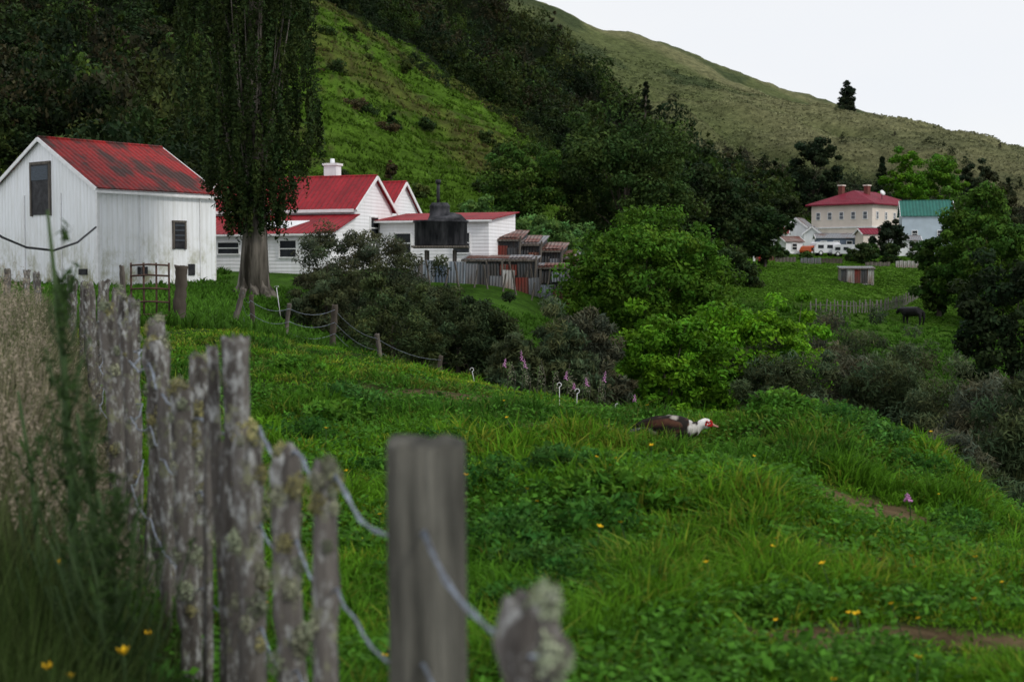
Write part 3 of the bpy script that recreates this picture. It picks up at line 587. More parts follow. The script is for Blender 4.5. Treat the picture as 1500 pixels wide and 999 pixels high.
for i,(px,D_,ty,wp,ln,li) in enumerate(posts):
    x=X(px,D_);zt=(400-ty)/2083*D_;zb=Hs(x,D_)-.15;h=zt-zb;w=wp/2083*D_
    x-=math.sin(R(ln))*h*.5
    p=ob('post',postmesh(w,h,i,i==1,M_woodsq if i==1 else M_wl),fence,(x-fo[0],D_-fo[1],zb-fo[2]),(0,R(ln),.06 if i==1 else i*1.1))
    if i==1:p['label']='thick square-sawn grey post'
    tx=x+math.sin(R(ln))*h
    if i not in (6,7,10,12,14): tops.append((tx,D_,zt,w,zb))
    if li>0 and i<24:
        rr=np.random.default_rng(60+i);Vs=[];Ts=[]
        nk=int(4+li*14)
        for k in range(nk):
            top=k<4 and li>.4
            zc=h-(rr.uniform(.0,.035) if top else rr.uniform(.02,min(h,.75)))
            a=rr.uniform(0,6.28);q=w*rr.uniform(.18,.36)*(1.1 if li>.7 else .8);rr0=.22 if top else .38
            c=np.array([math.cos(a)*w*rr0,math.sin(a)*w*rr0*.9,zc]);n_=420
            e_=norm(rr.normal(size=(n_,3)));lump=1+.28*np.sin(e_[:,:1]*7+k)*np.cos(e_[:,2:]*6)
            pp_=c+e_*q*lump*rr.uniform(.75,1.05,(n_,1))*np.array([1,1,1.2])
            lv,lf=leafquads(pp_,norm(e_+rr.normal(size=e_.shape)*.45),q*.15,.65,rr);Vs.append(lv)
            base=[np.array([1,1,1]),np.array([1.05,.95,.62]),np.array([.85,.93,.9])][rr.integers(3)]*rr.uniform(.55,1.2)
            Ts.append(np.repeat(base*rr.uniform(.4,1.4,(n_,1)),4,0))
        V=np.vstack(Vs);ob('lichen',npmesh('lichen',V,np.arange(len(V)).reshape(-1,4),M_lichen,np.vstack(Ts)),p)
for wi,dz in enumerate((.16,.42,.72)):
    P=[];rr=np.random.default_rng(wi)
    for k in range(19):
        tx,ty_,tz,w,zb=tops[k];zz=(-.46-dz+.16 if k<8 else -.3-dz+.1)+rr.normal(0,.025)
        a=np.array([tx-.0,ty_-w*.55-.006,zz+(0.0 if k>0 else -.1)])
        if k>0:
            b=P[-1];L=np.linalg.norm(a-b);sag=.02+.10*L*rr.uniform(.3,1)*(1 if k<6 else .3)
            for s in np.linspace(0,1,9)[1:-1]: P.append(b*(1-s)+a*s-np.array([0,0,sag*4*s*(1-s)])+np.array([rr.normal(0,.003),0,rr.normal(0,.004)]))
        P.append(a)
    P=np.array(P);v,f=tube(P-fo,[.0034]*len(P),6);ob('wire',npmesh('wire',v,f,M_wire,None,True),fence)
    if wi==0:
        Q=P.copy();tt=np.arange(len(Q));Q[:,2]+=.006*np.sin(tt*1.7);Q[:,0]+=.006*np.cos(tt*1.7);v,f=tube(Q-fo,[.0026]*len(Q),6);ob('wire',npmesh('wire',v,f,M_wire,None,True),fence)
mf=[(338,30,420,8,16),(372,31,432,6,-3),(415,31,444,7,8),(485,32,446,9,4),(560,34,488,6,-8),(640,36,520,6,6)]
fx0=X(338,30);mfo=np.array([fx0,30,Hs(fx0,30)]);fe=tag(ob('sagging_wire_fence',None,None,mfo),'sagging wire fence with leaning grey posts on the bank','fence');tp=[]
for i,(px,D_,ty,wp,ln) in enumerate(mf):
    x=X(px,D_);zb=Hs(x,D_)-.2;zt=max((400-ty)/2083*D_,zb+.75);h=zt-zb
    ob('post',postmesh(wp/2083*D_,h,90+i,mat=M_bark if i%2 else M_wood),fe,(x-mfo[0],D_-mfo[1],zb-mfo[2]),(0,R(ln),0));tp.append((x+math.sin(R(ln))*h,D_-.09,zt))
for dz in(.12,.4,.65):
    P=[]
    for k in range(len(tp)):
        a=np.array(tp[k])-np.array([0,0,dz])
        if k:
            for s in np.linspace(0,1,7)[1:-1]: P.append(b*(1-s)+a*s-np.array([0,0,.5*s*(1-s)]))
        P.append(a);b=a
    v,f=tube(np.array(P)-mfo,[.005]*len(P),5);ob('wire',npmesh('wire',v,f,M_wire),fe)
M_rust=nmat('rusty_steel',(.10,.055,.04),(.05,.035,.03),8,rough=.8)
gx0=X(192,27);gz0=Hs(gx0,27);ge=tag(ob('farm_gate',None,None,(gx0,27,gz0)),'rusty tube farm gate hung on a thick wooden post','gate')
for z in(.25,.5,.75,1.0,1.2): v,f=tube([(0,0,z),(.35,0,z+.02),(.72,0,z)],[.018]*3,6);ob('rail',npmesh('rail',v,f,M_rust),ge)
for x in(0,.24,.48,.72): v,f=tube([(x,0.03,.1),(x,.03,1.25)],[.02]*2,6);ob('upright',npmesh('upright',v,f,M_rust),ge)
ob('post',postmesh(.22,1.4,201,mat=M_bark),ge,(.92,0,-.2),(0,R(2),0));ob('post',postmesh(.09,1.4,202,mat=M_wood),ge,(-.1,.02,-.2),(0,R(-3),0))

# ---------------- buildings -------------------
def prism(name,parent,x0,x1,y0,y1,zb,ze,zr,mat,ridge='x'):
    ym=(y0+y1)/2
    V=[(x0,y0,zb),(x1,y0,zb),(x1,y1,zb),(x0,y1,zb),(x0,y0,ze),(x1,y0,ze),(x1,y1,ze),(x0,y1,ze),(x0,ym,zr),(x1,ym,zr)]
    F=[(0,1,5,4),(2,3,7,6),(1,2,6,9,5),(3,0,4,8,7),(0,3,2,1),(4,5,9,8),(6,7,8,9)]
    return ob(name,pymesh(name,V,F,mat),parent)
def slab(name,parent,pts,mat,t=.05):
    P=[Vector(p) for p in pts];n=(P[1]-P[0]).cross(P[3]-P[0]).normalized()
    if n.z<0:n=-n
    V=P+[p+n*t for p in P];F=[(0,1,2,3),(4,5,6,7),(0,1,5,4),(1,2,6,5),(2,3,7,6),(3,0,4,7)]
    return ob(name,pymesh(name,[tuple(v) for v in V],F,mat),parent)
def gable_roof(parent,x0,x1,y0,y1,ze,zr,mat,oh=.25,t=.05,trim=None):
    ym=(y0+y1)/2;s=(zr-ze)/(ym-y0);e=ze-s*oh
    slab('roof',parent,[(x0-oh,y0-oh,e+.02),(x1+oh,y0-oh,e+.02),(x1+oh,ym,zr+.02),(x0-oh,ym,zr+.02)],mat,t)
    slab('roof',parent,[(x0-oh,y1+oh,e+.02),(x1+oh,y1+oh,e+.02),(x1+oh,ym+.003,zr+.02),(x0-oh,ym+.003,zr+.02)],mat,t)
    if trim:
        for xx in(x0-oh-.03,x1+oh+.03):
            for ya,yb in((y0-oh-.02,ym),(y1+oh+.02,ym)):
                L=math.hypot(yb-ya,zr-e);a=math.atan2(zr-e,yb-ya)
                box('barge_board',parent,(xx,(ya+yb)/2,(zr+e)/2-.02),(.05,L,.16),trim,(a,0,0))
    v,f=tube([(x0-oh,ym,zr+.05),(x1+oh,ym,zr+.05)],[.08,.08],8);ob('ridge_cap',npmesh('ridge_cap',v,f,mat,None,True),parent)
def window(parent,c,w,h,axis,d=.06,mat=None,frame=None,bars=1):
    s=(d,w,h) if axis=='x' else (w,d,h)
    o=box('window',parent,c,s,mat or M_glass);fr=frame or M_trim;q=.07
    def b(cx,cz,ww,hh):
        box('frame',o,(0,cx,cz) if axis=='x' else (cx,0,cz),(d+.05,ww,hh) if axis=='x' else (ww,d+.05,hh),fr)
    b(0,h/2+q/2,w+2*q,q);b(0,-h/2-q/2,w+2*q+.06,q);b(-w/2-q/2,0,q,h);b(w/2+q/2,0,q,h)
    if bars: b(0,0,w-.01,.05)
    return o
MC_wall=corr('whitewashed_corrugated_iron',(.90,.92,.96),(.76,.78,.79),.5,.85,'xy',.26,(.50,.48,.40),.35,algae=(.27,.265,.12),val=.14,bs=.35)
MC_roof=corr('faded_red_corrugated_roof',(.30,.014,.014),(.050,.022,.018),.43,.57,'x',.26,(.045,.012,.01),.8,(.6,.28,.28),1.5,bs=.5)
bx=X(145,60);bz=-.85
barn=tag(ob('barn',None,None,(bx,60,bz),(0,0,R(50))),'white corrugated iron barn with faded red gable roof','barn')
prism('wall',barn,0,6.2,0,8.4,-.5,4.45,6.72,MC_wall)
gable_roof(barn,0,6.2,0,8.4,4.45,6.72,MC_roof,.16,.05,M_trim)
wd=box('window',barn,(-.02,4.25,4.5),(.08,1.35,2.2),M_dark)
box('frame',wd,(-.02,.74,0),(.1,.12,2.3),M_wood);box('frame',wd,(-.02,-.74,0),(.1,.12,2.3),M_wood);box('frame',wd,(-.02,0,1.16),(.1,1.6,.12),M_wood)
M_board=nmat('grey_boards',(.10,.12,.15),(.06,.07,.08),6,(1,1,8))
box('shutter_board',wd,(-.05,0,.72),(.04,1.3,.62),M_board);
w2=box('window',barn,(4.15,-.02,2.5),(.55,.08,1.15),M_dark);box('frame',w2,(-.32,-.01,0),(.09,.1,1.2),M_wood);box('frame',w2,(.32,-.01,0),(.09,.1,1.2),M_wood);box('frame',w2,(0,-.01,.62),(.75,.1,.09),M_wood)
for k in range(4): box('louvre',w2,(0,-.05,.45-k*.22),(.5,.03,.05),M_board)
box('opening',barn,(2.2,-.02,.95),(.5,.06,.35),M_dark);box('opening',barn,(4.8,-.02,1.0),(.35,.06,.5),M_dark);box('opening',barn,(-.02,1.1,.9),(.06,.6,.25),M_dark)
box('corner_flashing',barn,(0,0,2.0),(.12,.12,4.85),M_trim)
for yy in (2.7,5.6): box('batten',barn,(-.03,yy,2.2),(.04,.05,4.2),M_trim)
for xx in (2.1,5.3): box('batten',barn,(xx,-.03,2.0),(.05,.04,4.4),M_trim)
box('gutter',barn,(3.1,-.2,4.25),(6.6,.1,.1),M_trim)
P=[(X(-30,52),52,1.9),(X(5,52),52,1.3),(X(40,53),53,.95),(X(80,54),54,.85),(X(115,56),56,1.2),(X(142,59.4),59.4,1.9)]
v,f=tube(np.array(P),[.045]*6,6);tag(ob('hanging_cable',npmesh('hanging_cable',v,f,M_dark,None,True)),'thick black cable sagging from the barn corner','cable')
# house
MC_hroof=corr('red_corrugated_roof',(.34,.018,.028),(.19,.014,.02),.4,.7,'x',.3,(.08,.015,.015),.6,(.6,.4,.4),1.2,bs=.5)
M_board_w=corr('white_weatherboard',(.88,.88,.91),(.76,.76,.77),.5,.8,'z',.18,(.55,.54,.50),.25,val=.10,bs=.2)
hx,hy=X(548,75),75.
house=tag(ob('farmhouse',None,None,(hx,hy,.25),(0,0,R(-20))),'white farmhouse with twin gables and red iron roofs','house')
prism('wall',house,-9,0,-2.3,2.3,-.8,3.1,4.78,M_board_w);gable_roof(house,-9,0,-2.3,2.3,3.1,4.78,MC_hroof,.22,.05,M_trim)
prism('wall',house,-9,-.3,2.36,6.6,-.8,3.1,4.74,M_board_w);gable_roof(house,-9,-.3,2.45,6.5,3.1,4.74,MC_hroof,.18,.05,M_trim)
box('gutter',house,(-4.4,-2.58,2.92),(9.0,.09,.16),M_trim)
def leanto(parent,x0,x1,yf,yb,zf,zb_,zbase,wall,roof,oh=.25,fas=None):
    V=[(x0,yf,zbase),(x1,yf,zbase),(x1,yb,zbase),(x0,yb,zbase),(x0,yf,zf),(x1,yf,zf),(x1,yb,zb_),(x0,yb,zb_)]
    ob('wall',pymesh('wall',V,[(0,1,5,4),(1,2,6,5),(2,3,7,6),(3,0,4,7),(4,5,6,7),(0,3,2,1)],wall),parent)
    s=(zb_-zf)/(yb-yf);slab('roof',parent,[(x0-oh,yf-oh,zf-s*oh+.03),(x1+oh,yf-oh,zf-s*oh+.03),(x1+oh,yb,zb_+.03),(x0-oh,yb,zb_+.03)],roof,.05)
    box('fascia',parent,((x0+x1)/2,yf-oh-.04,zf-s*oh),(x1-x0+2*oh,.05,.10),fas or M_trim)
leanto(house,-11.2,.1,-5.2,-2.32,1.72,2.68,-1.2,M_board_w,MC_hroof)
slab('roof_sheet',house,[(-4.6,-4.7,1.98),(-2.5,-4.7,1.98),(-1.9,-3.5,2.38),(-4.2,-3.5,2.38)],M_white,.03)
leanto(house,.25,6.4,.2,4.2,2.45,2.95,-1.0,M_board_w,MC_hroof)
ch=box('chimney',house,(-3.6,2.35,5.0),(.75,.6,1.3),M_white);box('chimney_cap',ch,(0,0,.68),(.9,.75,.12),M_trim)
v,f=tube([(0,0,.7),(0,0,1.0)],[.14,.12],8);ob('chimney_pot',npmesh('chimney_pot',v,f,M_white),ch)
window(house,(-5.6,-5.22,1.0),1.2,.55,'y');window(house,(-2.2,-5.22,.95),.9,.8,'y');window(house,(-9.2,-5.22,1.0),.8,.6,'y')
window(house,(.02,0,2.1),.9,1.1,'x');window(house,(1.6,.18,1.3),.9,1.0,'y');window(house,(4.9,.18,1.3),.9,1.0,'y')
M_conc=nmat('stained_black_concrete',(.010,.011,.014),(.09,.09,.10),2.5,(1,1,.25),rough=.7,lo=.4,hi=.75)
tx=X(646,69);tz=Hs(tx,69)
tank=tag(ob('water_tank',None,None,(tx,69,tz)),'round black water tank with flue pipe on a stand','water tank')
v,f=tube([(0,0,1.3-tz),(0,0,1.36-tz),(0,0,2.40-tz),(0,0,2.44-tz),(0,0,2.52-tz)],[1.24,1.28,1.28,1.36,1.34],32);ob('barrel',npmesh('barrel',v,f,M_conc),tank)
v,f=tube([(0,0,2.50-tz),(0,0,2.62-tz),(-.05,0,2.74-tz),(-.05,0,2.78-tz),(-.05,0,3.15-tz),(-.05,0,3.2-tz),(-.05,0,3.38-tz)],[1.3,1.0,.62,.50,.48,.52,.38],24);ob('lid',npmesh('lid',v,f,M_conc,None,True),tank)
v,f=tube([(-.12,0,3.3-tz),(-.12,0,4.3-tz)],[.08,.075],10);ob('flue',npmesh('flue',v,f,M_dark,None,True),tank)
v,f=tube([(-.12,0,4.3-tz),(-.12,0,4.5-tz)],[.13,.12],10);ob('cowl',npmesh('cowl',v,f,M_dark,None,True),tank)
for a in range(4):
    box('leg',tank,(math.cos(a*1.57+.78)*.95,math.sin(a*1.57+.78)*.95,.6-tz/2),(.14,.14,1.3),M_wood)
box('platform',tank,(0,0,1.25-tz),(2.7,2.6,.10),M_wood)
rcols=[((.20,.22,.25),(.12,.11,.10)),((.27,.32,.38),(.14,.15,.16)),((.20,.028,.02),(.12,.05,.04)),((.20,.08,.055),(.11,.06,.045)),((.5,.52,.52),(.26,.18,.14)),((.07,.08,.09),(.04,.038,.038)),((.12,.17,.24),(.08,.10,.13))]
RM=[corr('old_iron_sheet',a,b,.4,.62,'xy',.15,(.10,.075,.06),.7) for a,b in rcols]
cf0=np.array([X(600,67.5),67.5,Hs(X(600,67.5),67.5)]);cf=tag(ob('corrugated_iron_fence',None,None,cf0),'patchwork corrugated iron fence around the yard','fence')
rr=random.Random(4);x=0
for k in range(14):
    w=rr.uniform(.5,.8);h=rr.uniform(.6,1.05) if k>5 else rr.uniform(.95,1.25);yy=.25*k*.3+rr.uniform(-.03,.03)
    zg=Hs(cf0[0]+x,cf0[1]+yy)-cf0[2]
    box('panel',cf,(x+w/2,yy,zg+h/2-.2),(w+.02,.03,h),RM[[0,1,6,1,0,5,0,4,2,0,1,3,2,0][k]],(0,R(rr.uniform(-3,3)),R(rr.uniform(-8,8))));x+=w
    if k%3==0: box('post',cf,(x,yy+.12,zg+.45),(.1,.1,1.4),M_wood)
def stakes(L):
    for k,(px,D_,h) in enumerate(L):
        x=X(px,D_);o=ob('yard_stake',postmesh(.08,h,400+k,mat=M_wood),None,(x,D_,Hs(x,D_)-.2),(0,R((-1)**k*9),0));tag(o,'rough grey stake in front of the iron fence','stake','stakes by the iron fence')
stakes([(610+k*21,66.6,1.05+.3*(k%2)) for k in range(9)]+[(718,69.5,1.2),(735,69.6,1.1),(752,70,1.3),(768,70,1.0),(783,71,1.2),(800,72,1.3),(815,73,1.1)])
def shed(px,D_,w,d,hf,hb,rot,wall,roof,label,zoff=0,name='shed'):
    x=X(px,D_);z=Hs(x,D_)+zoff;e=tag(ob(name,None,None,(x,D_,z),(0,0,R(rot))),label,'shed')
    leanto(e,-w/2,w/2,-d/2,d/2,hf,hb,-.6,wall,roof,.12,M_wood)
    return e
MR_rust=corr('rusty_roof_iron',(.26,.20,.18),(.15,.045,.03),.4,.6,'x',.2,(.09,.045,.035),.6,(.6,.6,.6),1.0)
MR_grey=corr('grey_roof_iron',(.25,.26,.28),(.17,.10,.075),.48,.66,'x',.2,(.11,.09,.08),.5,(.6,.6,.6),1.0)
MR_red=corr('dull_red_roof_iron',(.24,.03,.03),(.14,.05,.04),.4,.6,'x',.2,(.09,.045,.035),.5,(.6,.6,.6),1.0)
s1=shed(704,76,2.4,3.2,2.2,2.5,-18,M_board_w,MR_rust,'pale outhouse with rusty skillion roof behind the tank')
box('door',s1,(.3,-1.62,1.0),(.75,.06,1.8),M_glass)
ssh=[(734,76,2.4,3.4,1.62,2.15,-8,5,MR_rust,'low shed of red and rusty iron sheets',0,(4,5,2,5)),
(764,76.3,2.4,3.4,1.56,2.05,-8,5,MR_grey,'rusty roofed lean-to joined to the sheds',0,(5,0,5,3)),
(794,76.6,2.4,3.4,1.5,1.95,-8,5,MR_rust,'low lean-to shed with rusty roof and dark front',0,(5,3,5,0)),
(821,77,1.9,3.0,1.4,1.8,-8,3,MR_grey,'tiny rusty brown iron hutch at the yard end',0,(3,5,3,0)),
(735,72.4,3.6,1.8,.82,1.0,-7,5,MR_grey,'long low grey iron pen along the yard',0,(0,5,2,5)),
(788,73.6,3.2,1.8,.78,.95,-7,5,MR_rust,'low dark animal pen with rusty cover',0,(5,3,5,1))]
for (px,D_,w,d,hf,hb,rt,wi,rm,lb,zo,pn) in ssh:
    e=shed(px,D_,w,d,hf,hb,rt,RM[wi],rm,lb,zoff=zo)
    for k in range(4): box('panel',e,(-w/2+w*(k+.5)/4,-d/2-.05-.03*(k%2),hf*.42),(w/4-.03,.04,hf*(.95-.15*((k+int(px))%3))),RM[pn[k]],(0,R((-1)**k*2),0))
    for k in range(3): box('roof_sheet',e,(-w*.32+k*w*.30,-d*.05,(hf+hb)/2+.09+k*.012),(w*.33,d*.85,.02),[MR_rust,MR_grey,MR_rust,RM[3]][(k+int(px))%4],(math.atan2(hb-hf,d),0,R(3*(-1)**k)))
    box('post',e,(w/2+.05,-d/2-.15,hf*.5),(.09,.09,hf+.4),M_wood,(0,R(3),0))
# hotel
M_cream=nmat('cream_render',(.76,.67,.60),(.66,.58,.52),.8,(1,1,.5),bump=.1)
MC_mroof=corr('maroon_roof',(.22,.018,.038),(.16,.015,.03),.4,.7,'x',.4,(.08,.01,.02),.4)
ax=X(1276,180);az=Hs(ax,180)-.2
hotel=tag(ob('hotel_building',None,None,(ax,180,az),(0,0,R(49))),'two storey cream hotel with maroon hipped roof and chimneys','hotel')
eh=8.8-az;box('wall',hotel,(6.4,4.3,eh/2-.5),(12.8,8.6,eh+1),M_cream)
def hip(parent,x0,x1,y0,y1,ze,zr,mat,oh=.5):
    x0-=oh;x1+=oh;y0-=oh;y1+=oh;ym=(y0+y1)/2;k=(y1-y0)/2*.8
    V=[(x0,y0,ze),(x1,y0,ze),(x1,y1,ze),(x0,y1,ze),(x0+k,ym,zr),(x1-k,ym,zr),(x0,y0,ze-.15),(x1,y0,ze-.15),(x1,y1,ze-.15),(x0,y1,ze-.15)]
    return ob('roof',pymesh('roof',V,[(0,1,5,4),(1,2,5),(2,3,4,5),(3,0,4),(0,6,7,1),(1,7,8,2),(2,8,9,3),(3,9,6,0),(9,8,7,6)],mat),parent)
hip(hotel,0,12.8,0,8.6,eh,eh+1.9,MC_mroof,.6)
M_brick=nmat('red_brick',(.20,.06,.05),(.12,.05,.04),5)
for cx_,cy_ in((2.8,5.8),(4.8,3.2)):
    c=box('chimney',hotel,(cx_,cy_,eh+1.5),(.75,.55,2.0),M_brick);box('chimney_cap',c,(0,0,1.05),(.95,.75,.15),M_cream)
for k in range(5): window(hotel,(-.03,.95+k*1.66,eh-1.5),.5,.85,'x',frame=M_trim,mat=M_glass2)
for k in range(5): window(hotel,(1.3+k*2.4,-.03,eh-1.5),.5,.85,'y',mat=M_glass2)
for k in range(5): window(hotel,(-.03,.95+k*1.66,eh-4.4),.55,1.1,'x',mat=M_glass2)
for k in range(5): window(hotel,(1.3+k*2.4,-.03,eh-4.4),.6,1.1,'y',mat=M_glass2)
box('string_course',hotel,(-.05,4.3,eh-3.0),(.14,8.7,.18),M_trim);box('string_course',hotel,(6.4,-.05,eh-3.0),(12.8,.14,.18),M_trim)
v,f=tube([(0,0,0),(0,0,.9)],[.04]*2,6);dsh=ob('satellite_dish',npmesh('satellite_dish',v,f,M_dark),hotel,(5.0,1.2,eh+.5))
v,f=tube([(0,0,.9),(-.05,-.08,1.0),(-.08,-.16,1.05)],[.1,.32,.4],14);ob('dish',npmesh('dish',v,f,M_trim,None,True),dsh)
def cottage(px,D_,w,d,h,rise,rot,wall,roof,label,name='cottage',zoff=0,nwin=2):
    x=X(px,D_);z=Hs(x,D_)+zoff;e=tag(ob(name,None,None,(x,D_,z),(0,0,R(rot))),label,'house')
    prism('wall',e,-w/2,w/2,-d/2,d/2,-1,h,h+rise,wall);gable_roof(e,-w/2,w/2,-d/2,d/2,h,h+rise,roof,.2,.05,M_trim)
    for k in range(nwin): window(e,(-w/2+w*(k+.5)/nwin,-d/2-.03,h*.55),.6,.7,'y')
    return e
MC_teal=corr('teal_roof',(.035,.16,.13),(.03,.12,.10),.4,.7,'x',.4,(.04,.07,.06),.3)
M_blue=nmat('pale_blue_boards',(.46,.54,.62),(.40,.47,.54),1,bump=.1)
M_bluegrey=nmat('blue_grey_boards',(.16,.20,.28),(.12,.15,.2),1,bump=.1)
cottage(1354,176,6.0,4.4,5.0,1.8,-10,M_blue,MC_teal,'pale blue building with teal iron roof',name='shop_building',zoff=-.3)
cottage(1272,171,2.6,2.2,2.4,.6,12,M_cream,MC_mroof,'small cream annex with maroon roof',nwin=1)
cottage(1170,182,2.8,2.8,2.6,1.1,60,M_white,MR_grey,'white cottage with grey iron roof and steep gable')
cottage(1222,174,4.6,2.6,1.7,.5,-5,M_bluegrey,MR_grey,'low blue-grey cottage below the hotel',nwin=3)
cottage(1156,166,2.2,2.0,1.4,.5,20,M_white,MR_rust,'tiny white hut at the paddock edge',nwin=1)
cottage(1138,178,2.6,2.2,1.8,.6,-15,M_white,MR_red,'small white shed with dull red roof beside dark trees',nwin=1)
cottage(1190,180,2.2,2.0,2.0,.8,70,M_white,MR_grey,'narrow white cottage with steep grey gable',nwin=1)
cottage(1320,168,3.8,2.6,1.8,.5,-8,M_white,MR_grey,'white garage with grey roof near the hotel',nwin=2)
M_cvn=nmat('caravan_paint',(.70,.71,.74),(.6,.6,.64),1,rough=.35,bump=0)
M_org=nmat('orange_paint',(.50,.09,.02),(.4,.07,.02),1,rough=.4,bump=0);M_tyre=nmat('tyre_rubber',(.015,.015,.015),(.03,.03,.03),8)
def caravan(px,D_,L,h,rot,mat,label,cat,name):
    x=X(px,D_);z=Hs(x,D_);e=tag(ob(name,None,None,(x,D_,z),(0,0,R(rot))),label,cat)
    pr=[(-L/2,.35),(-L/2-.05,h*.5),(-L/2+.25,h*.9),(-L/2+.5,h),(L/2-.55,h),(L/2-.2,h*.85),(L/2+.1,h*.5),(L/2,.35)]
    n=len(pr);V=[(a,-.9,b) for a,b in pr]+[(a,.9,b) for a,b in pr]
    F=[tuple(range(n))[::-1],tuple(range(n,2*n))]+[(i,(i+1)%n,(i+1)%n+n,i+n) for i in range(n)]
    ob('body',pymesh('body',V,F,mat),e)
    for k in(-.28,.05): box('window',e,(L*k,-.91,h*.66),(L*.2,.04,h*.24),M_glass)
    box('door',e,(L*.33,-.912,h*.52),(L*.13,.04,h*.6),M_trim)
    for k in(-.28,.28):
        for s in(-1,1):
            w_=ob('wheel',None,e,(L*k,s*.8,.3));v,f=tube([(0,-.1,0),(0,.1,0)],[.3,.3],14);ob('tyre',npmesh('tyre',v,f,M_tyre),w_);v,f=tube([(0,-.12,0),(0,.12,0)],[.16,.16],10);ob('rim',npmesh('rim',v,f,M_trim),w_)
caravan(1208,164,3.4,1.6,12,M_cvn,'white caravan parked beside the paddock','caravan','caravan')
caravan(1238,163,2.8,1.4,-20,M_cvn,'white van parked below the hotel','van','parked_van')
caravan(1186,164,1.7,1.1,30,M_org,'small orange vehicle parked beside a caravan','car','parked_car')
for k,(px,D_,w,h,m) in enumerate([(1120,150,2.0,.8,RM[3]),(1150,149,2.2,.6,M_wood),(1187,148,2.2,.7,RM[0]),(1285,147,2.6,.5,M_wood),(1328,146,2.4,.8,RM[4]),(1218,150,2.2,.6,M_bark)]):
    x=X(px,D_);z=Hs(x,D_);e=tag(ob('garden_fence',None,None,(x,D_,z)),'low boarded garden fence along the paddock','fence','garden fences')
    n_=6
    for q in range(n_): box('board',e,(-w/2+w*(q+.5)/n_,0,h/2-.1),(w/n_-.04,.04,h+.1*(q%2)),m)
    box('rail',e,(0,.05,h*.6),(w,.05,.08),M_wood)
for k,(px,c) in enumerate([(1104,(.8,.8,.8)),(1112,(.5,.06,.05))]):
    x=X(px,148);m=nmat('painted_post',c,[q*.8 for q in c],3,bump=0);o=ob('painted_post',postmesh(.2,1.2,700+k,True,m),None,(x,148,Hs(x,148)-.2));tag(o,'painted gate post at the paddock edge','post')
for i,(px,D_,h,w,c) in enumerate([(1140,156,1.6,2.0,(.03,.06,.016)),(1180,154,.9,1.6,(.05,.09,.02)),(1250,154,1.3,2.0,(.03,.05,.014)),(1305,152,2.2,2.4,(.03,.055,.015)),(1345,156,2.4,2.4,(.024,.045,.012)),(1098,152,2.6,2.4,(.03,.055,.015)),(1275,166,1.6,2.0,(.05,.10,.02))]):
    tree('garden_shrub',X(px,D_),D_,h,w,c,'rounded garden shrub by the village paddock','shrub',880+i,'shrub',40,60,.12,.3,0,group='garden shrubs by the village')
s6=shed(1253,128,2.9,1.8,1.25,1.4,-5,RM[4],MR_grey,'little patched iron animal shelter in the paddock',name='animal_shelter')
for k in range(5): box('panel',s6,(-1.2+k*.6,-.94,.6),(.5,.04,1.3),RM[[5,4,2,5,4][k]])
pf=[(1372,140),(1370,132),(1352,124),(1325,116),(1290,110),(1250,106),(1215,104),(1188,103)]
pts_=np.array([(X(p,d),d) for p,d in pf]);seg=np.r_[0,np.cumsum(np.linalg.norm(np.diff(pts_,axis=0),axis=1))]
o0=np.array([pts_[0][0],pts_[0][1],Hs(*pts_[0])]);pe=tag(ob('paling_fence',None,None,o0),'curved grey paling fence around the sloping paddock','fence')
pm=postmesh(.11,1.0,800,mat=nmat('pale_paling',(.20,.19,.17),(.12,.11,.10),8),n=6);rail=[]
for k,s in enumerate(np.linspace(0,seg[-1],88)):
    x=np.interp(s,seg,pts_[:,0]);y=np.interp(s,seg,pts_[:,1]);z=Hs(x,y);rail.append((x,y,z+.55))
    ob('paling',pm,pe,(x-o0[0],y-o0[1],z-o0[2]-.1),(0,R(6*math.sin(k*2.3)),k),(1,1,.85+.25*abs(math.sin(k*1.7))))
v,f=tube(np.array(rail)[::3]-o0,[.03]*len(rail[::3]),5);ob('rail',npmesh('rail',v,f,M_wood),pe)

# ---------------- animals -------------------
def loft(P,ry,rz,n=16):
    P=np.asarray(P,float);tg=norm(np.gradient(P,axis=0));side=np.array([0,1,0.]);up=norm(np.cross(tg,side)*-1)
    th=np.linspace(0,2*np.pi,n,endpoint=False);V=[]
    for i in range(len(P)): V.append(P[i]+np.outer(np.cos(th),side)*ry[i]+np.outer(np.sin(th),up[i])*rz[i])
    F=[]
    for i in range(len(P)-1):
        for j in range(n):F.append((i*n+j,(i)*n+(j+1)%n,(i+1)*n+(j+1)%n,(i+1)*n+j))
    return np.vstack(V),np.array(F)
dx=X(990,12.1);duck=tag(ob('muscovy_duck',None,None,(dx,12.1,Hs(dx,12.1)+.03),(0,0,R(-8)),(.97,.97,1.08)),'dark brown and white duck with red face crouching in grass','duck')
P=[(-.34,0,.15),(-.30,0,.155),(-.24,0,.16),(-.16,0,.165),(-.06,0,.165),(.04,0,.16),(.12,0,.155),(.17,0,.165),(.205,0,.185),(.235,0,.20),(.26,0,.205),(.285,0,.205),(.305,0,.203),(.32,0,.20)]
ry=[.004,.05,.075,.10,.115,.11,.085,.06,.045,.042,.045,.042,.028,.004];rz=[.004,.018,.05,.085,.108,.105,.085,.06,.042,.039,.044,.040,.026,.004]
t=np.linspace(0,len(P)-1,46);P=np.array([[np.interp(q,range(len(P)),np.array(P)[:,k]) for k in range(3)] for q in t]);ry=np.interp(t,range(14),ry);rz=np.interp(t,range(14),rz)
V,F=loft(P,ry,rz,20);c=np.tile([.016,.012,.010],(len(V),1)).astype(float)
n_=fbm(V[:,0]*14,V[:,1]*10+V[:,2]*14,5,3)
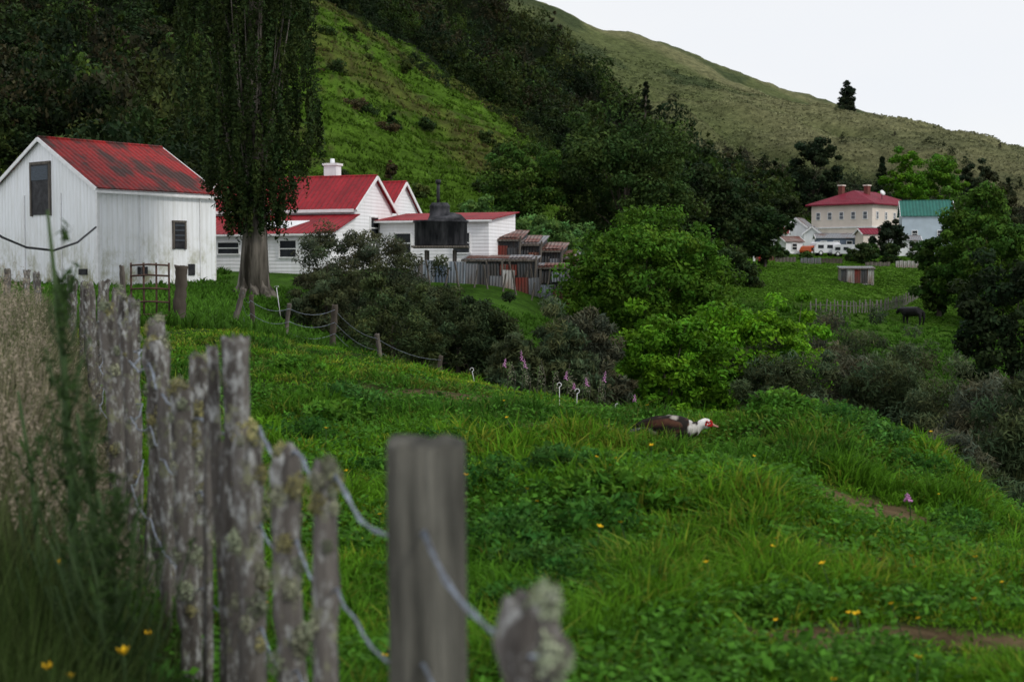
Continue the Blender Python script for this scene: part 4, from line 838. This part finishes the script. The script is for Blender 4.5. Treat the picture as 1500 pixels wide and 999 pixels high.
c[n_>.2]=(.08,.035,.022);c[(n_<-.28)&(V[:,0]<.1)]=(.35,.32,.28);c[(V[:,0]>.12)&(V[:,0]<.2)&(n_>-.05)]=(.5,.48,.45);c[V[:,0]>.2]=(.75,.73,.7)
M_tint=tintmat('plumage',30)
ob('body',npmesh('body',V,F,M_tint,c,True),duck)
M_red=nmat('red_skin',(.50,.02,.02),(.35,.015,.015),30);M_bill=nmat('pink_bill',(.45,.22,.18),(.3,.15,.12),20,bump=0)
V,F=loft([(.30,0,.2),(.32,0,.198),(.345,0,.188),(.37,0,.182),(.378,0,.181)],[.02,.022,.017,.015,.003],[.018,.016,.010,.007,.002],10);ob('bill',npmesh('bill',V,F,M_bill,None,True),duck)
for s in(-1,1):
    r_=np.random.default_rng(3);ps=[]
    for k in range(18):
        q=np.array([r_.uniform(.262,.325),s*.034,r_.uniform(.19,.232)]);q[1]=s*(.045-(q[0]-.265)*.3);rr_=r_.uniform(.007,.011);ps.append(tube([q-np.array([0,s*.006,0]),q,q+np.array([0,s*.005,0])],[rr_*.9,rr_,rr_*.6],7))
    v,f=merge(ps);ob('face_wattle',npmesh('face_wattle',v,f,M_red,None,True),duck)
    v,f=tube([(.272,s*.043,.224),(.272,s*.052,.224)],[.006,.005],8);ob('eye',npmesh('eye',v,f,M_dark,None,True),duck)
    V,F=loft([(.08,s*.085,.17),(.04,s*.10,.175),(-.06,s*.108,.19),(-.18,s*.085,.20),(-.28,s*.05,.195),(-.36,s*.03,.18)],[.004,.018,.022,.02,.014,.003],[.01,.05,.066,.055,.03,.006],12)
    cw=np.tile([.014,.010,.009],(len(V),1)).astype(float);nn=vn(V[:,0]*40,V[:,2]*60,3);cw[nn>.3]=(.08,.035,.022);cw[nn<-.75]=(.3,.28,.25);ob('wing',npmesh('wing',V,F,M_tint,cw,True),duck)
    v,f=tube([(-.03,s*.06,.09),(-.02,s*.06,.03),(-.01,s*.06,-.025)],[.016,.01,.008],7);lg=ob('leg',npmesh('leg',v,f,M_bill,None,True),duck)
    v,f=merge([tube([(-.01,s*.06,-.024),(.035,s*.06+a_,-.028)],[.007,.004],5) for a_ in(-.02,0,.02)]);ob('foot',npmesh('foot',v,f,M_bill),lg)
for k in range(5):
    a_=(k-2)*.14;V,F=loft([(-.28,0,.155),(-.34,a_*.25,.15),(-.39,a_*.5,.135),(-.41,a_*.52,.13)],[.012,.02,.016,.003],[.005,.006,.005,.002],8);ob('tail_feather',npmesh('tail_feather',V,F,M_dark,None,True),duck)
M_cow=nmat('black_hide',(.006,.006,.007),(.015,.014,.014),6,rough=.5)
me=bpy.data.meshes.new('body')
vs=[(0,0,1.02),(.45,0,1.0),(.85,0,1.05),(1.15,0,1.15),(1.38,0,1.05),(1.6,0,.85),(-.45,0,1.03),(-.8,0,1.08),(-.92,0,1.0),(-.95,0,.45),
 (-.75,.2,.85),(-.82,.22,.5),(-.75,.22,0.02),(-.75,-.2,.85),(-.82,-.22,.5),(-.7,-.22,0.02),(.7,.2,.7),(.72,.2,.38),(.7,.2,.02),(.7,-.2,.7),(.74,-.2,.38),(.68,-.2,.02)]
ed=[(0,1),(1,2),(2,3),(3,4),(4,5),(0,6),(6,7),(7,8),(8,9),(7,10),(10,11),(11,12),(7,13),(13,14),(14,15),(2,16),(16,17),(17,18),(2,19),(19,20),(20,21)]
rad=[.36,.36,.32,.2,.16,.09,.34,.28,.06,.025,.16,.08,.06,.16,.08,.06,.13,.07,.055,.13,.07,.055]
me.from_pydata(vs,ed,[]);me.materials.append(M_cow)
cx_=X(1338,106);cow=tag(ob('cow',None,None,(cx_,106,Hs(cx_,106)),(0,0,R(125))),'black cow standing in the sloping paddock','cow')
bo=ob('body',me,cow);bo.modifiers.new('s','SKIN');sv=me.skin_vertices[0].data
for i,q in enumerate(rad): sv[i].radius=(q,q*1.1)
sv[0].use_root=True;bo.modifiers.new('ss','SUBSURF').render_levels=2
for s in(-1,1):
    v,f=tube([(1.34,s*.1,1.17),(1.3,s*.28,1.2)],[.05,.02],6);ob('ear',npmesh('ear',v,f,M_cow,None,True),cow)

# ---------------- light, sky, camera -------------------
el,az_=R(38),R(232)
w=bpy.data.worlds.new('World');sc.world=w;w.use_nodes=True;nt=w.node_tree;bg=nt.nodes['Background']
sk=N(nt,'ShaderNodeTexSky');sk.sky_type='NISHITA';sk.sun_disc=False;sk.sun_elevation=el;sk.sun_rotation=az_
nt.links.new(sk.outputs[0],bg.inputs[0]);bg.inputs[1].default_value=.08
b2=N(nt,'ShaderNodeBackground')
c=mix(nt,ramp(nt,noise(nt,1.6,(1,1,3),4,coord='Generated'),.3,.7),(.91,.94,1.0),(.97,.98,1.0))
nt.links.new(c,b2.inputs[0]);b2.inputs[1].default_value=1.0
ms=N(nt,'ShaderNodeMixShader');ms.inputs[0].default_value=.9
nt.links.new(bg.outputs[0],ms.inputs[1]);nt.links.new(b2.outputs[0],ms.inputs[2]);nt.links.new(ms.outputs[0],nt.nodes['World Output'].inputs[0])
L=bpy.data.lights.new('sun','SUN');L.energy=1.5;L.angle=R(10);L.color=(1,.96,.88)
so=bpy.data.objects.new('sun',L);COL.objects.link(so)
dvec=Vector((-math.sin(az_)*math.cos(el),math.cos(az_)*math.cos(el),math.sin(el)))
so.rotation_euler=dvec.to_track_quat('Z','Y').to_euler()
cam=bpy.data.cameras.new('camera');co=bpy.data.objects.new('camera',cam);COL.objects.link(co);sc.camera=co
cam.lens=50;cam.sensor_width=36;cam.clip_start=.05;cam.clip_end=4000
co.location=(0,0,0);co.rotation_euler=(R(90-2.735),0,0)
cam.dof.use_dof=True;cam.dof.focus_distance=24;cam.dof.aperture_fstop=3.2
